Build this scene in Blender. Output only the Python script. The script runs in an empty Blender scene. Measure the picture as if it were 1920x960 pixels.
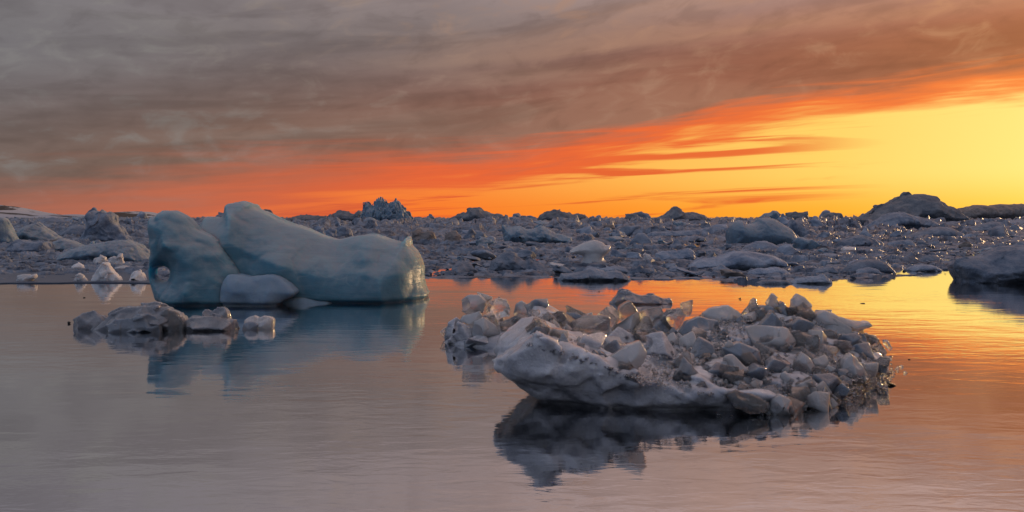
import bpy, math, random
import numpy as np

# ------------------------------------------------------------------ camera, world, sun, exposure
SC = bpy.context.scene
COL = SC.collection
HY, F, CAMH = 406.0, 1507.0, 2.0          # eye-level row, focal length (px of a 1920 wide frame), eye height (m)

cam_data = bpy.data.cameras.new("camera")
cam = bpy.data.objects.new("camera", cam_data)
COL.objects.link(cam)
cam_data.sensor_width = 36.0
cam_data.lens = 36.0 * F / 1920.0
cam_data.shift_y = -(480.0 - HY) / 1920.0
cam_data.clip_start, cam_data.clip_end = 0.1, 30000.0
cam.location = (0, 0, CAMH)
cam.rotation_euler = (math.radians(90), 0, 0)
SC.camera = cam

SC.view_settings.view_transform = 'Standard'
SC.view_settings.look = 'None'
SC.view_settings.exposure = 0.0
SC.view_settings.gamma = 1.0
SC.view_settings.use_curve_mapping = False
SC.render.engine = 'CYCLES'
SC.cycles.use_denoising = True
SC.cycles.max_bounces = 10
SC.cycles.transmission_bounces = 8
SC.cycles.glossy_bounces = 4
SC.cycles.diffuse_bounces = 3
SC.cycles.sample_clamp_indirect = 4.0
SC.cycles.caustics_reflective = False
SC.cycles.caustics_refractive = False

SUN_AZ, SUN_EL = 41.0, 3.5                # degrees to the right of the view, above the horizon

def srgb(r, g, b):
    f = lambda c: (c / 255 / 12.92) if c / 255 <= 0.04045 else ((c / 255 + 0.055) / 1.055) ** 2.4
    return (f(r), f(g), f(b), 1.0)

class Nodes:
    """tiny helper around a node tree"""
    def __init__(self, tree):
        self.t = tree
        tree.nodes.clear()
    def n(self, kind, **kw):
        nd = self.t.nodes.new(kind)
        for k, v in kw.items():
            setattr(nd, k, v)
        return nd
    def link(self, a, b):
        self.t.links.new(a, b)
    def put(self, sock, v):
        if hasattr(v, 'is_output') or hasattr(v, 'links'):
            self.link(v, sock)
        else:
            sock.default_value = v
    def m(self, op, a, b=None, c=None, clamp=False):
        nd = self.n('ShaderNodeMath', operation=op)
        nd.use_clamp = clamp
        for i, v in enumerate((a, b, c)):
            if v is not None:
                self.put(nd.inputs[i], v)
        return nd.outputs[0]
    def ramp(self, fac, stops, interp='LINEAR'):
        nd = self.n('ShaderNodeValToRGB')
        cr = nd.color_ramp
        cr.interpolation = interp
        while len(cr.elements) < len(stops):
            cr.elements.new(0.5)
        for e, (p, c) in zip(cr.elements, sorted(stops, key=lambda s: s[0])):
            e.position = p
            e.color = c if not isinstance(c, (int, float)) else (c, c, c, 1)
        self.put(nd.inputs[0], fac)
        return nd.outputs[0]
    def mix(self, fac, a, b, blend='MIX'):
        nd = self.n('ShaderNodeMix', data_type='RGBA', blend_type=blend)
        self.put(nd.inputs[0], fac)
        self.put(nd.inputs[6], a)
        self.put(nd.inputs[7], b)
        return nd.outputs[2]
    def noise(self, vec, scale, detail=4.0, rough=0.5, dist=0.0):
        nd = self.n('ShaderNodeTexNoise')
        if vec is not None:
            self.link(vec, nd.inputs['Vector'])
        nd.inputs['Scale'].default_value = scale
        nd.inputs['Detail'].default_value = detail
        nd.inputs['Roughness'].default_value = rough
        nd.inputs['Distortion'].default_value = dist
        return nd.outputs['Fac']
    def xyz(self, x, y, z):
        nd = self.n('ShaderNodeCombineXYZ')
        for i, v in enumerate((x, y, z)):
            self.put(nd.inputs[i], v)
        return nd.outputs[0]

def smooth(N, v, a, b):
    nd = N.n('ShaderNodeMapRange', interpolation_type='SMOOTHSTEP')
    N.put(nd.inputs[0], v)
    nd.inputs[1].default_value, nd.inputs[2].default_value = a, b
    return nd.outputs[0]

def build_world():
    w = bpy.data.worlds.new("World")
    SC.world = w
    w.use_nodes = True
    N = Nodes(w.node_tree)
    tc = N.n('ShaderNodeTexCoord')
    sep = N.n('ShaderNodeSeparateXYZ')
    N.link(tc.outputs['Generated'], sep.inputs[0])
    x, y, z = sep.outputs
    phi = N.m('MULTIPLY', N.m('ARCTAN2', x, y), 57.2958)             # azimuth, 0 = view direction
    th = N.m('MULTIPLY', N.m('ARCSINE', z), 57.2958)                 # elevation
    thp = N.m('MAXIMUM', th, 0.0)
    # angle from the sun's azimuth, 0..180
    a = math.radians(SUN_AZ)
    hl = N.m('SQRT', N.m('ADD', N.m('ADD', N.m('MULTIPLY', x, x), N.m('MULTIPLY', y, y)), 1e-6))
    c = N.m('DIVIDE', N.m('ADD', N.m('MULTIPLY', x, math.sin(a)), N.m('MULTIPLY', y, math.cos(a))), hl)
    g = N.m('MULTIPLY', N.m('ARCCOSINE', N.m('MINIMUM', N.m('MAXIMUM', c, -1.0), 1.0)), 57.2958)
    g1 = N.m('DIVIDE', g, 180.0)
    # elevation of the ragged lower edge of the cloud deck
    def e(v):
        return (v + 6.0) / 20.0
    edge = N.ramp(g1, [(0.0, e(8.9)), (9 / 180, e(8.3)), (21 / 180, e(7.3)), (31 / 180, e(5.6)), (41 / 180, e(3.6)),
                       (51 / 180, e(2.5)), (61 / 180, e(1.2)), (71 / 180, e(-0.1)), (85 / 180, e(-1.8)), (120 / 180, e(-4.0)), (1.0, e(-6.0))], 'LINEAR')
    E = N.m('SUBTRACT', N.m('MULTIPLY', edge, 20.0), 6.0)
    rel = N.m('SUBTRACT', th, E)
    # streaks that run along the edge
    slope = N.m('SUBTRACT', th, N.m('MULTIPLY', E, 0.8))
    v1 = N.xyz(N.m('MULTIPLY', phi, 0.08), N.m('MULTIPLY', slope, 0.55), 3.7)
    n1 = N.noise(v1, 1.0, 5.0, 0.52, 0.5)
    v2 = N.xyz(N.m('MULTIPLY', phi, 0.03), N.m('MULTIPLY', N.m('SUBTRACT', th, N.m('MULTIPLY', E, 0.35)), 0.2), 9.1)
    n2 = N.noise(v2, 1.0, 5.0, 0.5, 0.9)
    v3 = N.xyz(N.m('MULTIPLY', phi, 0.34), N.m('MULTIPLY', slope, 0.75), 1.3)
    n3 = N.noise(v3, 1.0, 5.0, 0.55, 0.5)
    v4 = N.xyz(N.m('MULTIPLY', phi, 0.060), N.m('MULTIPLY', N.m('SUBTRACT', th, N.m('MULTIPLY', E, 0.25)), 1.15), 22.4)
    n4 = N.noise(v4, 1.0, 5.0, 0.55, 0.8)
    v5 = N.xyz(N.m('MULTIPLY', phi, 0.16), N.m('MULTIPLY', slope, 2.1), 5.5)
    n5 = N.noise(v5, 1.0, 5.0, 0.6, 0.9)
    # the edge is torn into streaks
    amp = N.m('ADD', 2.6, N.m('MULTIPLY', thp, 0.10))
    t = N.m('ADD', rel, N.m('MULTIPLY', N.m('SUBTRACT', n1, 0.5), amp))
    t = N.m('ADD', t, N.m('MULTIPLY', N.m('SUBTRACT', n4, 0.5), 3.2))
    t = N.m('ADD', t, N.m('MULTIPLY', N.m('SUBTRACT', n5, 0.5), 1.3))
    # --- clear strip below the deck
    lowc = N.ramp(g1, [(0.0, srgb(255, 226, 110)), (9 / 180, srgb(253, 200, 72)), (20 / 180, srgb(252, 172, 48)), (33 / 180, srgb(252, 146, 42)),
                       (46 / 180, srgb(248, 122, 44)), (57 / 180, srgb(238, 116, 58)), (70 / 180, srgb(208, 118, 82)), (95 / 180, srgb(150, 112, 102)),
                       (1.0, srgb(120, 118, 128))])
    highc = N.ramp(g1, [(0.0, srgb(255, 240, 152)), (9 / 180, srgb(255, 226, 124)), (20 / 180, srgb(254, 208, 100)), (33 / 180, srgb(253, 180, 80)),
                        (46 / 180, srgb(248, 140, 62)), (60 / 180, srgb(236, 116, 60)), (72 / 180, srgb(205, 116, 82)), (95 / 180, srgb(150, 112, 102)),
                        (1.0, srgb(120, 118, 128))])
    clear = N.mix(smooth(N, th, 0.0, 3.2), lowc, highc)
    # faint thin streaks of fire in the clear strip
    redc = N.ramp(g1, [(0.0, srgb(250, 140, 60)), (16 / 180, srgb(242, 116, 50)), (33 / 180, srgb(234, 100, 48)), (46 / 180, srgb(230, 98, 54)), (55 / 180, srgb(212, 98, 62)),
                       (64 / 180, srgb(190, 104, 78)), (78 / 180, srgb(158, 104, 88)), (100 / 180, srgb(130, 106, 104)), (1.0, srgb(112, 112, 124))])
    st = N.m('MULTIPLY', smooth(N, n4, 0.50, 0.64), smooth(N, g, 15.0, 25.0))
    clear = N.mix(N.m('MULTIPLY', st, 0.95), clear, N.mix(1.0, redc, (0.92, 0.80, 0.85, 1), 'MULTIPLY'))
    # --- the deck
    deck_lo = N.ramp(g1, [(0.0, srgb(205, 120, 70)), (9 / 180, srgb(180, 108, 70)), (25 / 180, srgb(160, 100, 76)), (41 / 180, srgb(146, 98, 80)),
                          (60 / 180, srgb(134, 104, 90)), (75 / 180, srgb(122, 104, 96)), (110 / 180, srgb(116, 110, 112)), (1.0, srgb(116, 122, 136))])
    deck_hi = N.ramp(g1, [(0.0, srgb(178, 128, 100)), (9 / 180, srgb(156, 116, 96)), (30 / 180, srgb(132, 108, 100)), (45 / 180, srgb(126, 112, 108)), (75 / 180, srgb(120, 116, 118)),
                          (110 / 180, srgb(124, 128, 142)), (1.0, srgb(124, 136, 164))])
    deck = N.mix(smooth(N, rel, 3.0, 11.0), deck_lo, deck_hi)
    over = N.ramp(g1, [(0.0, srgb(236, 196, 184)), (30 / 180, srgb(204, 176, 172)), (60 / 180, srgb(156, 146, 151)), (100 / 180, srgb(146, 149, 163)), (1.0, srgb(152, 166, 196))])
    deck = N.mix(smooth(N, th, 10.5, 22.0), deck, over)                      # extra brightness added to the deck overhead, to light the ice and water
    light = N.ramp(g1, [(0.0, srgb(236, 168, 110)), (20 / 180, srgb(196, 142, 108)), (41 / 180, srgb(168, 132, 112)), (65 / 180, srgb(142, 138, 132)),
                        (1.0, srgb(140, 146, 158))])
    deck = N.mix(N.m('MULTIPLY', smooth(N, n2, 0.46, 0.74), 0.55), deck, light)
    deck = N.mix(N.m('MULTIPLY', smooth(N, n3, 0.50, 0.74), 0.55), deck, light)
    dark = N.mix(1.0, deck, (0.68, 0.66, 0.66, 1), 'MULTIPLY')
    deck = N.mix(N.m('MULTIPLY', smooth(N, n2, 0.52, 0.32), 0.75), deck, dark)
    deck = N.mix(N.m('MULTIPLY', smooth(N, n1, 0.52, 0.32), 0.65), deck, dark)
    deck = N.mix(N.m('MULTIPLY', smooth(N, n3, 0.50, 0.28), 0.5), deck, dark)
    deck = N.mix(N.m('MULTIPLY', smooth(N, th, 16.0, 9.0), 1.0), deck, N.mix(1.0, deck, (0.88, 0.88, 0.92, 1), 'MULTIPLY'))
    # --- clear -> fire -> deck across the edge
    col = N.mix(smooth(N, t, -1.8, 0.0), clear, redc)
    wide = smooth(N, g, 30.0, 62.0)
    td = N.m('DIVIDE', N.m('ADD', t, 0.35), N.m('ADD', 1.9, N.m('MULTIPLY', wide, 2.3)))
    col = N.mix(smooth(N, td, 0.0, 1.0), col, deck)
    col = N.mix(smooth(N, th, -0.1, -0.7), col, (0.012, 0.016, 0.02, 1))     # nothing shines from under the sea
    # the physical sky adds a little blue air light from all round
    sky = N.n('ShaderNodeTexSky', sky_type='NISHITA')
    sky.sun_disc = False
    sky.sun_elevation = math.radians(SUN_EL)
    sky.sun_rotation = math.radians(SUN_AZ)
    bg1 = N.n('ShaderNodeBackground')
    N.link(col, bg1.inputs[0])
    bg1.inputs[1].default_value = 1.0
    bg2 = N.n('ShaderNodeBackground')
    N.link(sky.outputs[0], bg2.inputs[0])
    bg2.inputs[1].default_value = 0.004
    add = N.n('ShaderNodeAddShader')
    N.link(bg1.outputs[0], add.inputs[0])
    N.link(bg2.outputs[0], add.inputs[1])
    out = N.n('ShaderNodeOutputWorld')
    N.link(add.outputs[0], out.inputs[0])
build_world()

sun_data = bpy.data.lights.new("sun", 'SUN')
sun = bpy.data.objects.new("sun", sun_data)
COL.objects.link(sun)
sun_data.energy = 1.7
sun_data.angle = math.radians(6.0)
sun_data.color = (1.0, 0.63, 0.33)
_az, _el = math.radians(SUN_AZ), math.radians(SUN_EL)
from mathutils import Vector, Matrix, Euler
_dir = Vector((math.sin(_az) * math.cos(_el), math.cos(_az) * math.cos(_el), math.sin(_el)))
sun.rotation_euler = (-_dir).to_track_quat('-Z', 'Y').to_euler()
sun.location = (60, 60, 40)

# ------------------------------------------------------------------ helpers: placing, noise, solids
rng = np.random.default_rng(11)
random.seed(11)

def dist(py):                       # distance of the water surface seen in image row py
    return F * CAMH / (py - HY)
def P(px, py, D):                   # the point at distance D seen through pixel (px, py)
    return ((px - 960.0) / F * D, D, CAMH - (py - HY) / F * D)

_perm = rng.random((64, 64, 64)).astype(np.float32)
_flat = _perm.ravel()
def vnoise(x, y, z):
    x, y, z = (np.asarray(c, np.float32) for c in (x, y, z))
    xi, yi, zi = np.floor(x), np.floor(y), np.floor(z)
    fx, fy, fz = x - xi, y - yi, z - zi
    fx, fy, fz = fx * fx * (3 - 2 * fx), fy * fy * (3 - 2 * fy), fz * fz * (3 - 2 * fz)
    xi, yi, zi = xi.astype(np.int32) & 63, yi.astype(np.int32) & 63, zi.astype(np.int32) & 63
    x0, y0, x1, y1, z1 = xi << 12, yi << 6, ((xi + 1) & 63) << 12, ((yi + 1) & 63) << 6, (zi + 1) & 63
    def row(yy, zz):
        b = yy + zz
        p = _flat.take(x0 + b)
        return p + (_flat.take(x1 + b) - p) * fx
    a, b, c, d = row(y0, zi), row(y1, zi), row(y0, z1), row(y1, z1)
    a = a + (b - a) * fy
    c = c + (d - c) * fy
    return a + (c - a) * fz
def fbm(x, y, z, octaves=4, gain=0.5):
    s, a, tot = 0.0, 1.0, 0.0
    for i in range(octaves):
        k = 2.03 ** i
        s = s + a * (vnoise(x * k + 7.3 * i, y * k + 3.1 * i, z * k + 11.7 * i) - 0.5)
        tot += a
        a *= gain
    return s / tot * 2.0
def cellular(x, y, z, pts):
    """distance to the nearest of the given points (pts: n x 3)"""
    best = np.full(np.broadcast(x, y, z).shape, 1e9, np.float32)
    for p in pts:
        d = (x - p[0]) ** 2 + (y - p[1]) ** 2 + (z - p[2]) ** 2
        np.minimum(best, d, out=best)
    return np.sqrt(best)

def cells(x, y, z, pts):
    """index of the nearest point"""
    best = np.full(np.broadcast(x, y, z).shape, 1e9, np.float32); idx = np.zeros(best.shape, np.int32)
    for i, p in enumerate(pts):
        d = (x - p[0]) ** 2 + (y - p[1]) ** 2 + (z - p[2]) ** 2
        m = d < best
        best[m] = d[m]; idx[m] = i
    return idx

def surface_nets(f, org, h):
    """isosurface f = 0 (inside negative) of a scalar grid -> verts, quads"""
    f = f.astype(np.float32)
    nx, ny, nz = f.shape
    cnt = np.zeros((nx - 1, ny - 1, nz - 1), np.float32)
    pos = np.zeros((nx - 1, ny - 1, nz - 1, 3), np.float32)
    corner = lambda a, b, c: f[a:nx - 1 + a, b:ny - 1 + b, c:nz - 1 + c]
    for ax in range(3):
        o1, o2 = [i for i in range(3) if i != ax]
        for i in (0, 1):
            for j in (0, 1):
                a = [0, 0, 0]; a[o1] = i; a[o2] = j
                b = list(a); b[ax] = 1
                fa, fb = corner(*a), corner(*b)
                cr = (fa < 0) != (fb < 0)
                with np.errstate(divide='ignore', invalid='ignore'):
                    tt = np.where(cr, fa / (fa - fb), 0.0)
                cnt += cr
                pos[..., ax] += tt
                pos[..., o1] += cr * i
                pos[..., o2] += cr * j
    act = cnt > 0
    idx = np.full(act.shape, -1, np.int64)
    idx[act] = np.arange(int(act.sum()))
    ijk = np.argwhere(act)
    v = (pos[act] / cnt[act][:, None] + ijk) * np.asarray(h) + np.asarray(org)
    quads = []
    ins = f < 0
    for ax in range(3):
        o1, o2 = [(1, 2), (2, 0), (0, 1)][ax]
        sl0 = [slice(None)] * 3; sl1 = [slice(None)] * 3
        sl0[ax] = slice(0, -1); sl1[ax] = slice(1, None)
        a, b = ins[tuple(sl0)], ins[tuple(sl1)]
        e = np.argwhere(a != b)
        e = e[(e[:, o1] > 0) & (e[:, o2] > 0) & (e[:, o1] < f.shape[o1] - 1) & (e[:, o2] < f.shape[o2] - 1)]
        if not len(e):
            continue
        flip = a[tuple(e.T)]
        def cell(d1, d2):
            q = e.copy(); q[:, o1] += d1; q[:, o2] += d2
            return idx[tuple(q.T)]
        q = np.stack([cell(-1, -1), cell(0, -1), cell(0, 0), cell(-1, 0)], 1)
        q[~flip] = q[~flip][:, ::-1]
        quads.append(q)
    q = np.concatenate(quads) if quads else np.zeros((0, 4), np.int64)
    q = q[(q >= 0).all(1)]
    return v, q

def main_piece(v, q):
    """drop loose crumbs: keep only the largest connected body"""
    e = np.concatenate([q[:, [0, 1]], q[:, [1, 2]], q[:, [2, 3]], q[:, [3, 0]]])
    e = np.concatenate([e, e[:, ::-1]])
    e = e[np.argsort(e[:, 0], kind='stable')]
    src, start = np.unique(e[:, 0], return_index=True)
    lab = np.arange(len(v))
    while len(src):
        new = lab.copy()
        new[src] = np.minimum(lab[src], np.minimum.reduceat(lab[e[:, 1]], start))
        new = new[new]; new = new[new]
        if (new == lab).all():
            break
        lab = new
    ids, cnt = np.unique(lab, return_counts=True)
    keep = lab == ids[cnt.argmax()]
    remap = np.cumsum(keep) - 1
    return v[keep], remap[q[keep[q[:, 0]]]]

def relax(v, q, n=1, k=0.5):
    e = np.concatenate([q[:, [0, 1]], q[:, [1, 2]], q[:, [2, 3]], q[:, [3, 0]]])
    e = np.concatenate([e, e[:, ::-1]])
    c = np.maximum(np.bincount(e[:, 0], minlength=len(v)), 1)[:, None]
    for _ in range(n):
        acc = np.stack([np.bincount(e[:, 0], weights=v[e[:, 1], a_], minlength=len(v)) for a_ in range(3)], 1)
        v = v * (1 - k) + acc / c * k
    return v

def mesh_from(name, v, q, mat=None, smooth_shade=True):
    me = bpy.data.meshes.new(name)
    v = np.asarray(v, np.float32); q = np.asarray(q, np.int32)
    me.vertices.add(len(v)); me.vertices.foreach_set('co', v.ravel())
    k = q.shape[1]
    me.loops.add(q.size); me.loops.foreach_set('vertex_index', q.ravel())
    me.polygons.add(len(q))
    me.polygons.foreach_set('loop_start', np.arange(0, q.size, k, dtype=np.int32))
    me.polygons.foreach_set('loop_total', np.full(len(q), k, np.int32))
    me.polygons.foreach_set('use_smooth', np.full(len(q), smooth_shade, bool))
    me.update(calc_edges=True)
    if mat:
        me.materials.append(mat)
    return me

def link(name, me, parent=None, loc=None, mat=None):
    o = bpy.data.objects.new(name, me)
    COL.objects.link(o)
    if mat:                                      # alike pieces share the mesh, each may have its own material
        o.material_slots[0].link = 'OBJECT'
        o.material_slots[0].material = MAT[mat]
    if parent is not None:
        o.parent = parent
    if loc is not None:
        o.location = loc
    return o

def tag(o, label=None, cat=None, group=None, kind=None):
    if label: o['label'] = label
    if cat: o['category'] = cat
    if group: o['group'] = group
    if kind: o['kind'] = kind
    return o

def thing(name, label, cat, loc=(0, 0, 0), group=None):
    o = bpy.data.objects.new(name, None)
    COL.objects.link(o)
    o.location = loc
    o.empty_display_size = 0.3
    return tag(o, label, cat, group)

def sdf_poly(px, pz, poly):
    """signed distance to a closed polygon, negative inside"""
    poly = np.asarray(poly, np.float32)
    px, pz = np.asarray(px, np.float32), np.asarray(pz, np.float32)
    d = np.full(px.shape, 1e18, np.float32); s = np.ones(px.shape, np.float32)
    n = len(poly)
    for i in range(n):
        a, b = poly[i], poly[i - 1]
        e = b - a
        wx, wz = px - a[0], pz - a[1]
        t = np.clip((wx * e[0] + wz * e[1]) / (e @ e + 1e-12), 0, 1)
        d = np.minimum(d, (wx - e[0] * t) ** 2 + (wz - e[1] * t) ** 2)
        c1, c2, c3 = pz >= a[1], pz < b[1], e[0] * wz > e[1] * wx
        s = np.where((c1 & c2 & c3) | (~c1 & ~c2 & ~c3), -s, s)
    return np.sqrt(d) * s

def rounded(poly, n=2):
    """corner cutting, keeps a hand-traced outline from looking like a polygon"""
    p = np.asarray(poly, float)
    for _ in range(n):
        nx = np.roll(p, -1, 0)
        p = np.stack([p * 0.78 + nx * 0.22, p * 0.22 + nx * 0.78], 1).reshape(-1, 2)
    return p

def solid_outline(poly, tf, tb, R, h, lean=0.0, rough=0.04, rscale=1.5, dents=0.0, seed=0, relax_n=1, edge=0.0, flute=0.0, rnd=1, octv=4, gem=0.0, holes=(), blocks=0.0, nblocks=60, crease=0.0, scoops=0, notch=0.0):
    """a body with the outline poly (x, z metres), tf/tb thick to the front and back, edges rounded over R"""
    poly = rounded(poly, rnd) if rnd else np.asarray(poly, float)
    x0, z0 = poly.min(0) - 3 * h - rough - edge; x1, z1 = poly.max(0) + 3 * h + rough + edge
    y0, y1 = -tf - 3 * h - rough - abs(lean) * (z1 - z0), tb + 3 * h + rough + abs(lean) * (z1 - z0)
    X, Y, Z = np.meshgrid(np.arange(x0, x1, h), np.arange(y0, y1, h), np.arange(z0, z1, h), indexing='ij', sparse=True)
    x2, z2 = X[:, 0, :] + 0 * Z[:, 0, :], Z[:, 0, :] + 0 * X[:, 0, :]
    d2 = sdf_poly(x2, z2, poly)
    for hl in holes:
        d2 = np.maximum(d2, -sdf_poly(x2, z2, rounded(hl, 1)))
    o = seed * 5.17
    if edge:
        d2 = d2 + edge * fbm(x2 * 2.2 / max(edge * 10, .2) + o, 0 * x2 + o, z2 * 2.2 / max(edge * 10, .2), 3)
    s = np.clip(-d2 / R, 0, 1)
    prof = np.sqrt(np.maximum(1 - (1 - s) ** 2, 0))
    if gem:                                     # flat bevelled faces instead of a pillow
        prof = prof * (1 - gem) + gem * (0.30 + 0.70 * s) * (s > 0)
    vf = 1 + 0.35 * fbm(x2 * 1.1 / max(R, .3) * .5 + o, 0 * x2 + 3.0 + o, z2 * 1.1 / max(R, .3) * .5, 2)
    hf = (tf * prof * vf)[:, None, :]; hb = (tb * prof * vf)[:, None, :]
    yc = lean * (Z - z0)
    yy = Y - yc
    f = np.where(yy < 0, -yy - hf, yy - hb)
    f = np.maximum(f * 0.7, d2[:, None, :])
    # surface relief, worked out only near the surface
    band = 0.9 * (rough + blocks * 1.8 + crease + flute * 1.4 + abs(dents)) + 1.5 * h
    near = np.abs(f) < band
    I = np.nonzero(near)
    xm, ym, zm = X[I[0], 0, 0], Y[0, I[1], 0], Z[0, 0, I[2]]
    g = np.zeros(len(xm))
    if rough:
        g += rough * fbm(xm * rscale + o, ym * rscale + 2 * o, zm * rscale + 3.3, octv)
    if crease:
        g += crease * (0.35 - np.abs(fbm(xm * rscale * 0.9 + o, ym * rscale * 0.9, zm * rscale * 0.9 + o, 3)) * 2)
    if blocks:
        r_ = np.random.default_rng(seed + 77)
        pts = np.stack([r_.uniform(x0, x1, nblocks), r_.uniform(-tf, tb, nblocks), r_.uniform(z0, z1, nblocks)], 1).astype(np.float32)
        wob = 0.06 * (z1 - z0)
        ci = cells(xm + wob * fbm(xm * rscale, ym * rscale, zm * rscale, 2), ym, zm, pts)
        offs = r_.uniform(-1, 1, nblocks); tl = r_.normal(size=(nblocks, 3))
        sz = ((x1 - x0) * (z1 - z0) * (tf + tb) / nblocks) ** (1 / 3)
        pc = pts[ci]
        g += blocks * np.clip(offs[ci] + 0.9 * ((xm - pc[:, 0]) * tl[ci, 0] + (ym - pc[:, 1]) * tl[ci, 1] + (zm - pc[:, 2]) * tl[ci, 2]) / sz, -1.8, 1.8)
    if flute:
        g += flute * (np.abs(fbm(xm * rscale * 1.6 + o, ym * rscale * 1.6, zm * rscale * 0.45, 3)) * 2 - 0.4)
    if dents:
        r = np.random.default_rng(seed + 5)
        n = 70
        pts = np.stack([r.uniform(x0, x1, n), r.uniform(-tf, tb, n), r.uniform(z0, z1, n)], 1)
        size = ((x1 - x0) * (z1 - z0) * (tf + tb) / n) ** (1 / 3)
        g -= dents * (cellular(xm, ym, zm, pts) / size - 0.55)
    f = np.array(f, np.float32)
    f[near] += g
    if notch:                                    # melt notch along the waterline
        f = f + notch * np.exp(-(np.maximum(Z - 0.01, 0) / 0.05) ** 2)
    if scoops:                                   # shell-shaped hollows where pieces broke off
        r_ = np.random.default_rng(seed + 31)
        wz = min(x1 - x0, z1 - z0)
        for _ in range(scoops):
            an = r_.uniform(0, 6.28)
            c = np.array([(x0 + x1) / 2 + math.cos(an) * (x1 - x0) * 0.42, -tf * r_.uniform(0.7, 1.5), (z0 + z1) / 2 + math.sin(an) * (z1 - z0) * 0.42])
            rad = wz * r_.uniform(0.22, 0.42)
            f = np.maximum(f, rad - np.sqrt((X - c[0]) ** 2 + (Y - c[1]) ** 2 + (Z - c[2]) ** 2))
    v, q = main_piece(*surface_nets(f, (x0, y0, z0), h))
    return (relax(v, q, relax_n) if relax_n else v), q

def chunk_solid(n, seed, planes=11, k=0.10, rough=0.05, rscale=2.2, flat=1.0, rl=0.3, scoops=0):
    """a broken lump of ice about one unit across: rounded polyhedron"""
    r = np.random.default_rng(seed)
    g = np.linspace(-0.78, 0.78, n)
    X, Y, Z = np.meshgrid(g, g, g, indexing='ij', sparse=True)
    i = np.arange(planes) + 0.5                              # faces spread evenly, then jostled
    ph, ct = np.pi * (1 + 5 ** 0.5) * i + r.uniform(0, 6), 1 - 2 * i / planes
    st = np.sqrt(1 - ct * ct)
    d = np.stack([np.cos(ph) * st, np.sin(ph) * st, ct], 1) + r.normal(size=(planes, 3)) * 0.33
    d /= np.linalg.norm(d, axis=1)[:, None]
    off = r.uniform(0.26, 0.50, planes)
    acc = 0
    for p, o in zip(d, off):
        acc = acc + np.exp(np.clip((X * p[0] + Y * p[1] + Z * p[2] / flat - o) / k, -40, 40))
    f = k * np.log(acc)
    f = np.maximum(f, np.maximum(np.maximum(np.abs(X), np.abs(Y)), np.abs(Z)) - 0.70)
    for _ in range(scoops):
        c = r.normal(size=3); c *= r.uniform(0.62, 0.8) / np.linalg.norm(c)
        f = np.maximum(f, r.uniform(0.26, 0.42) - np.sqrt((X - c[0]) ** 2 + (Y - c[1]) ** 2 + (Z - c[2]) ** 2))
    f = f + rough * fbm(X * rscale + seed * 3.1, Y * rscale, Z * rscale + seed * 1.7, 4)
    v, q = main_piece(*surface_nets(f, (g[0],) * 3, g[1] - g[0]))
    return relax(v, q, 1, rl), q

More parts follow.
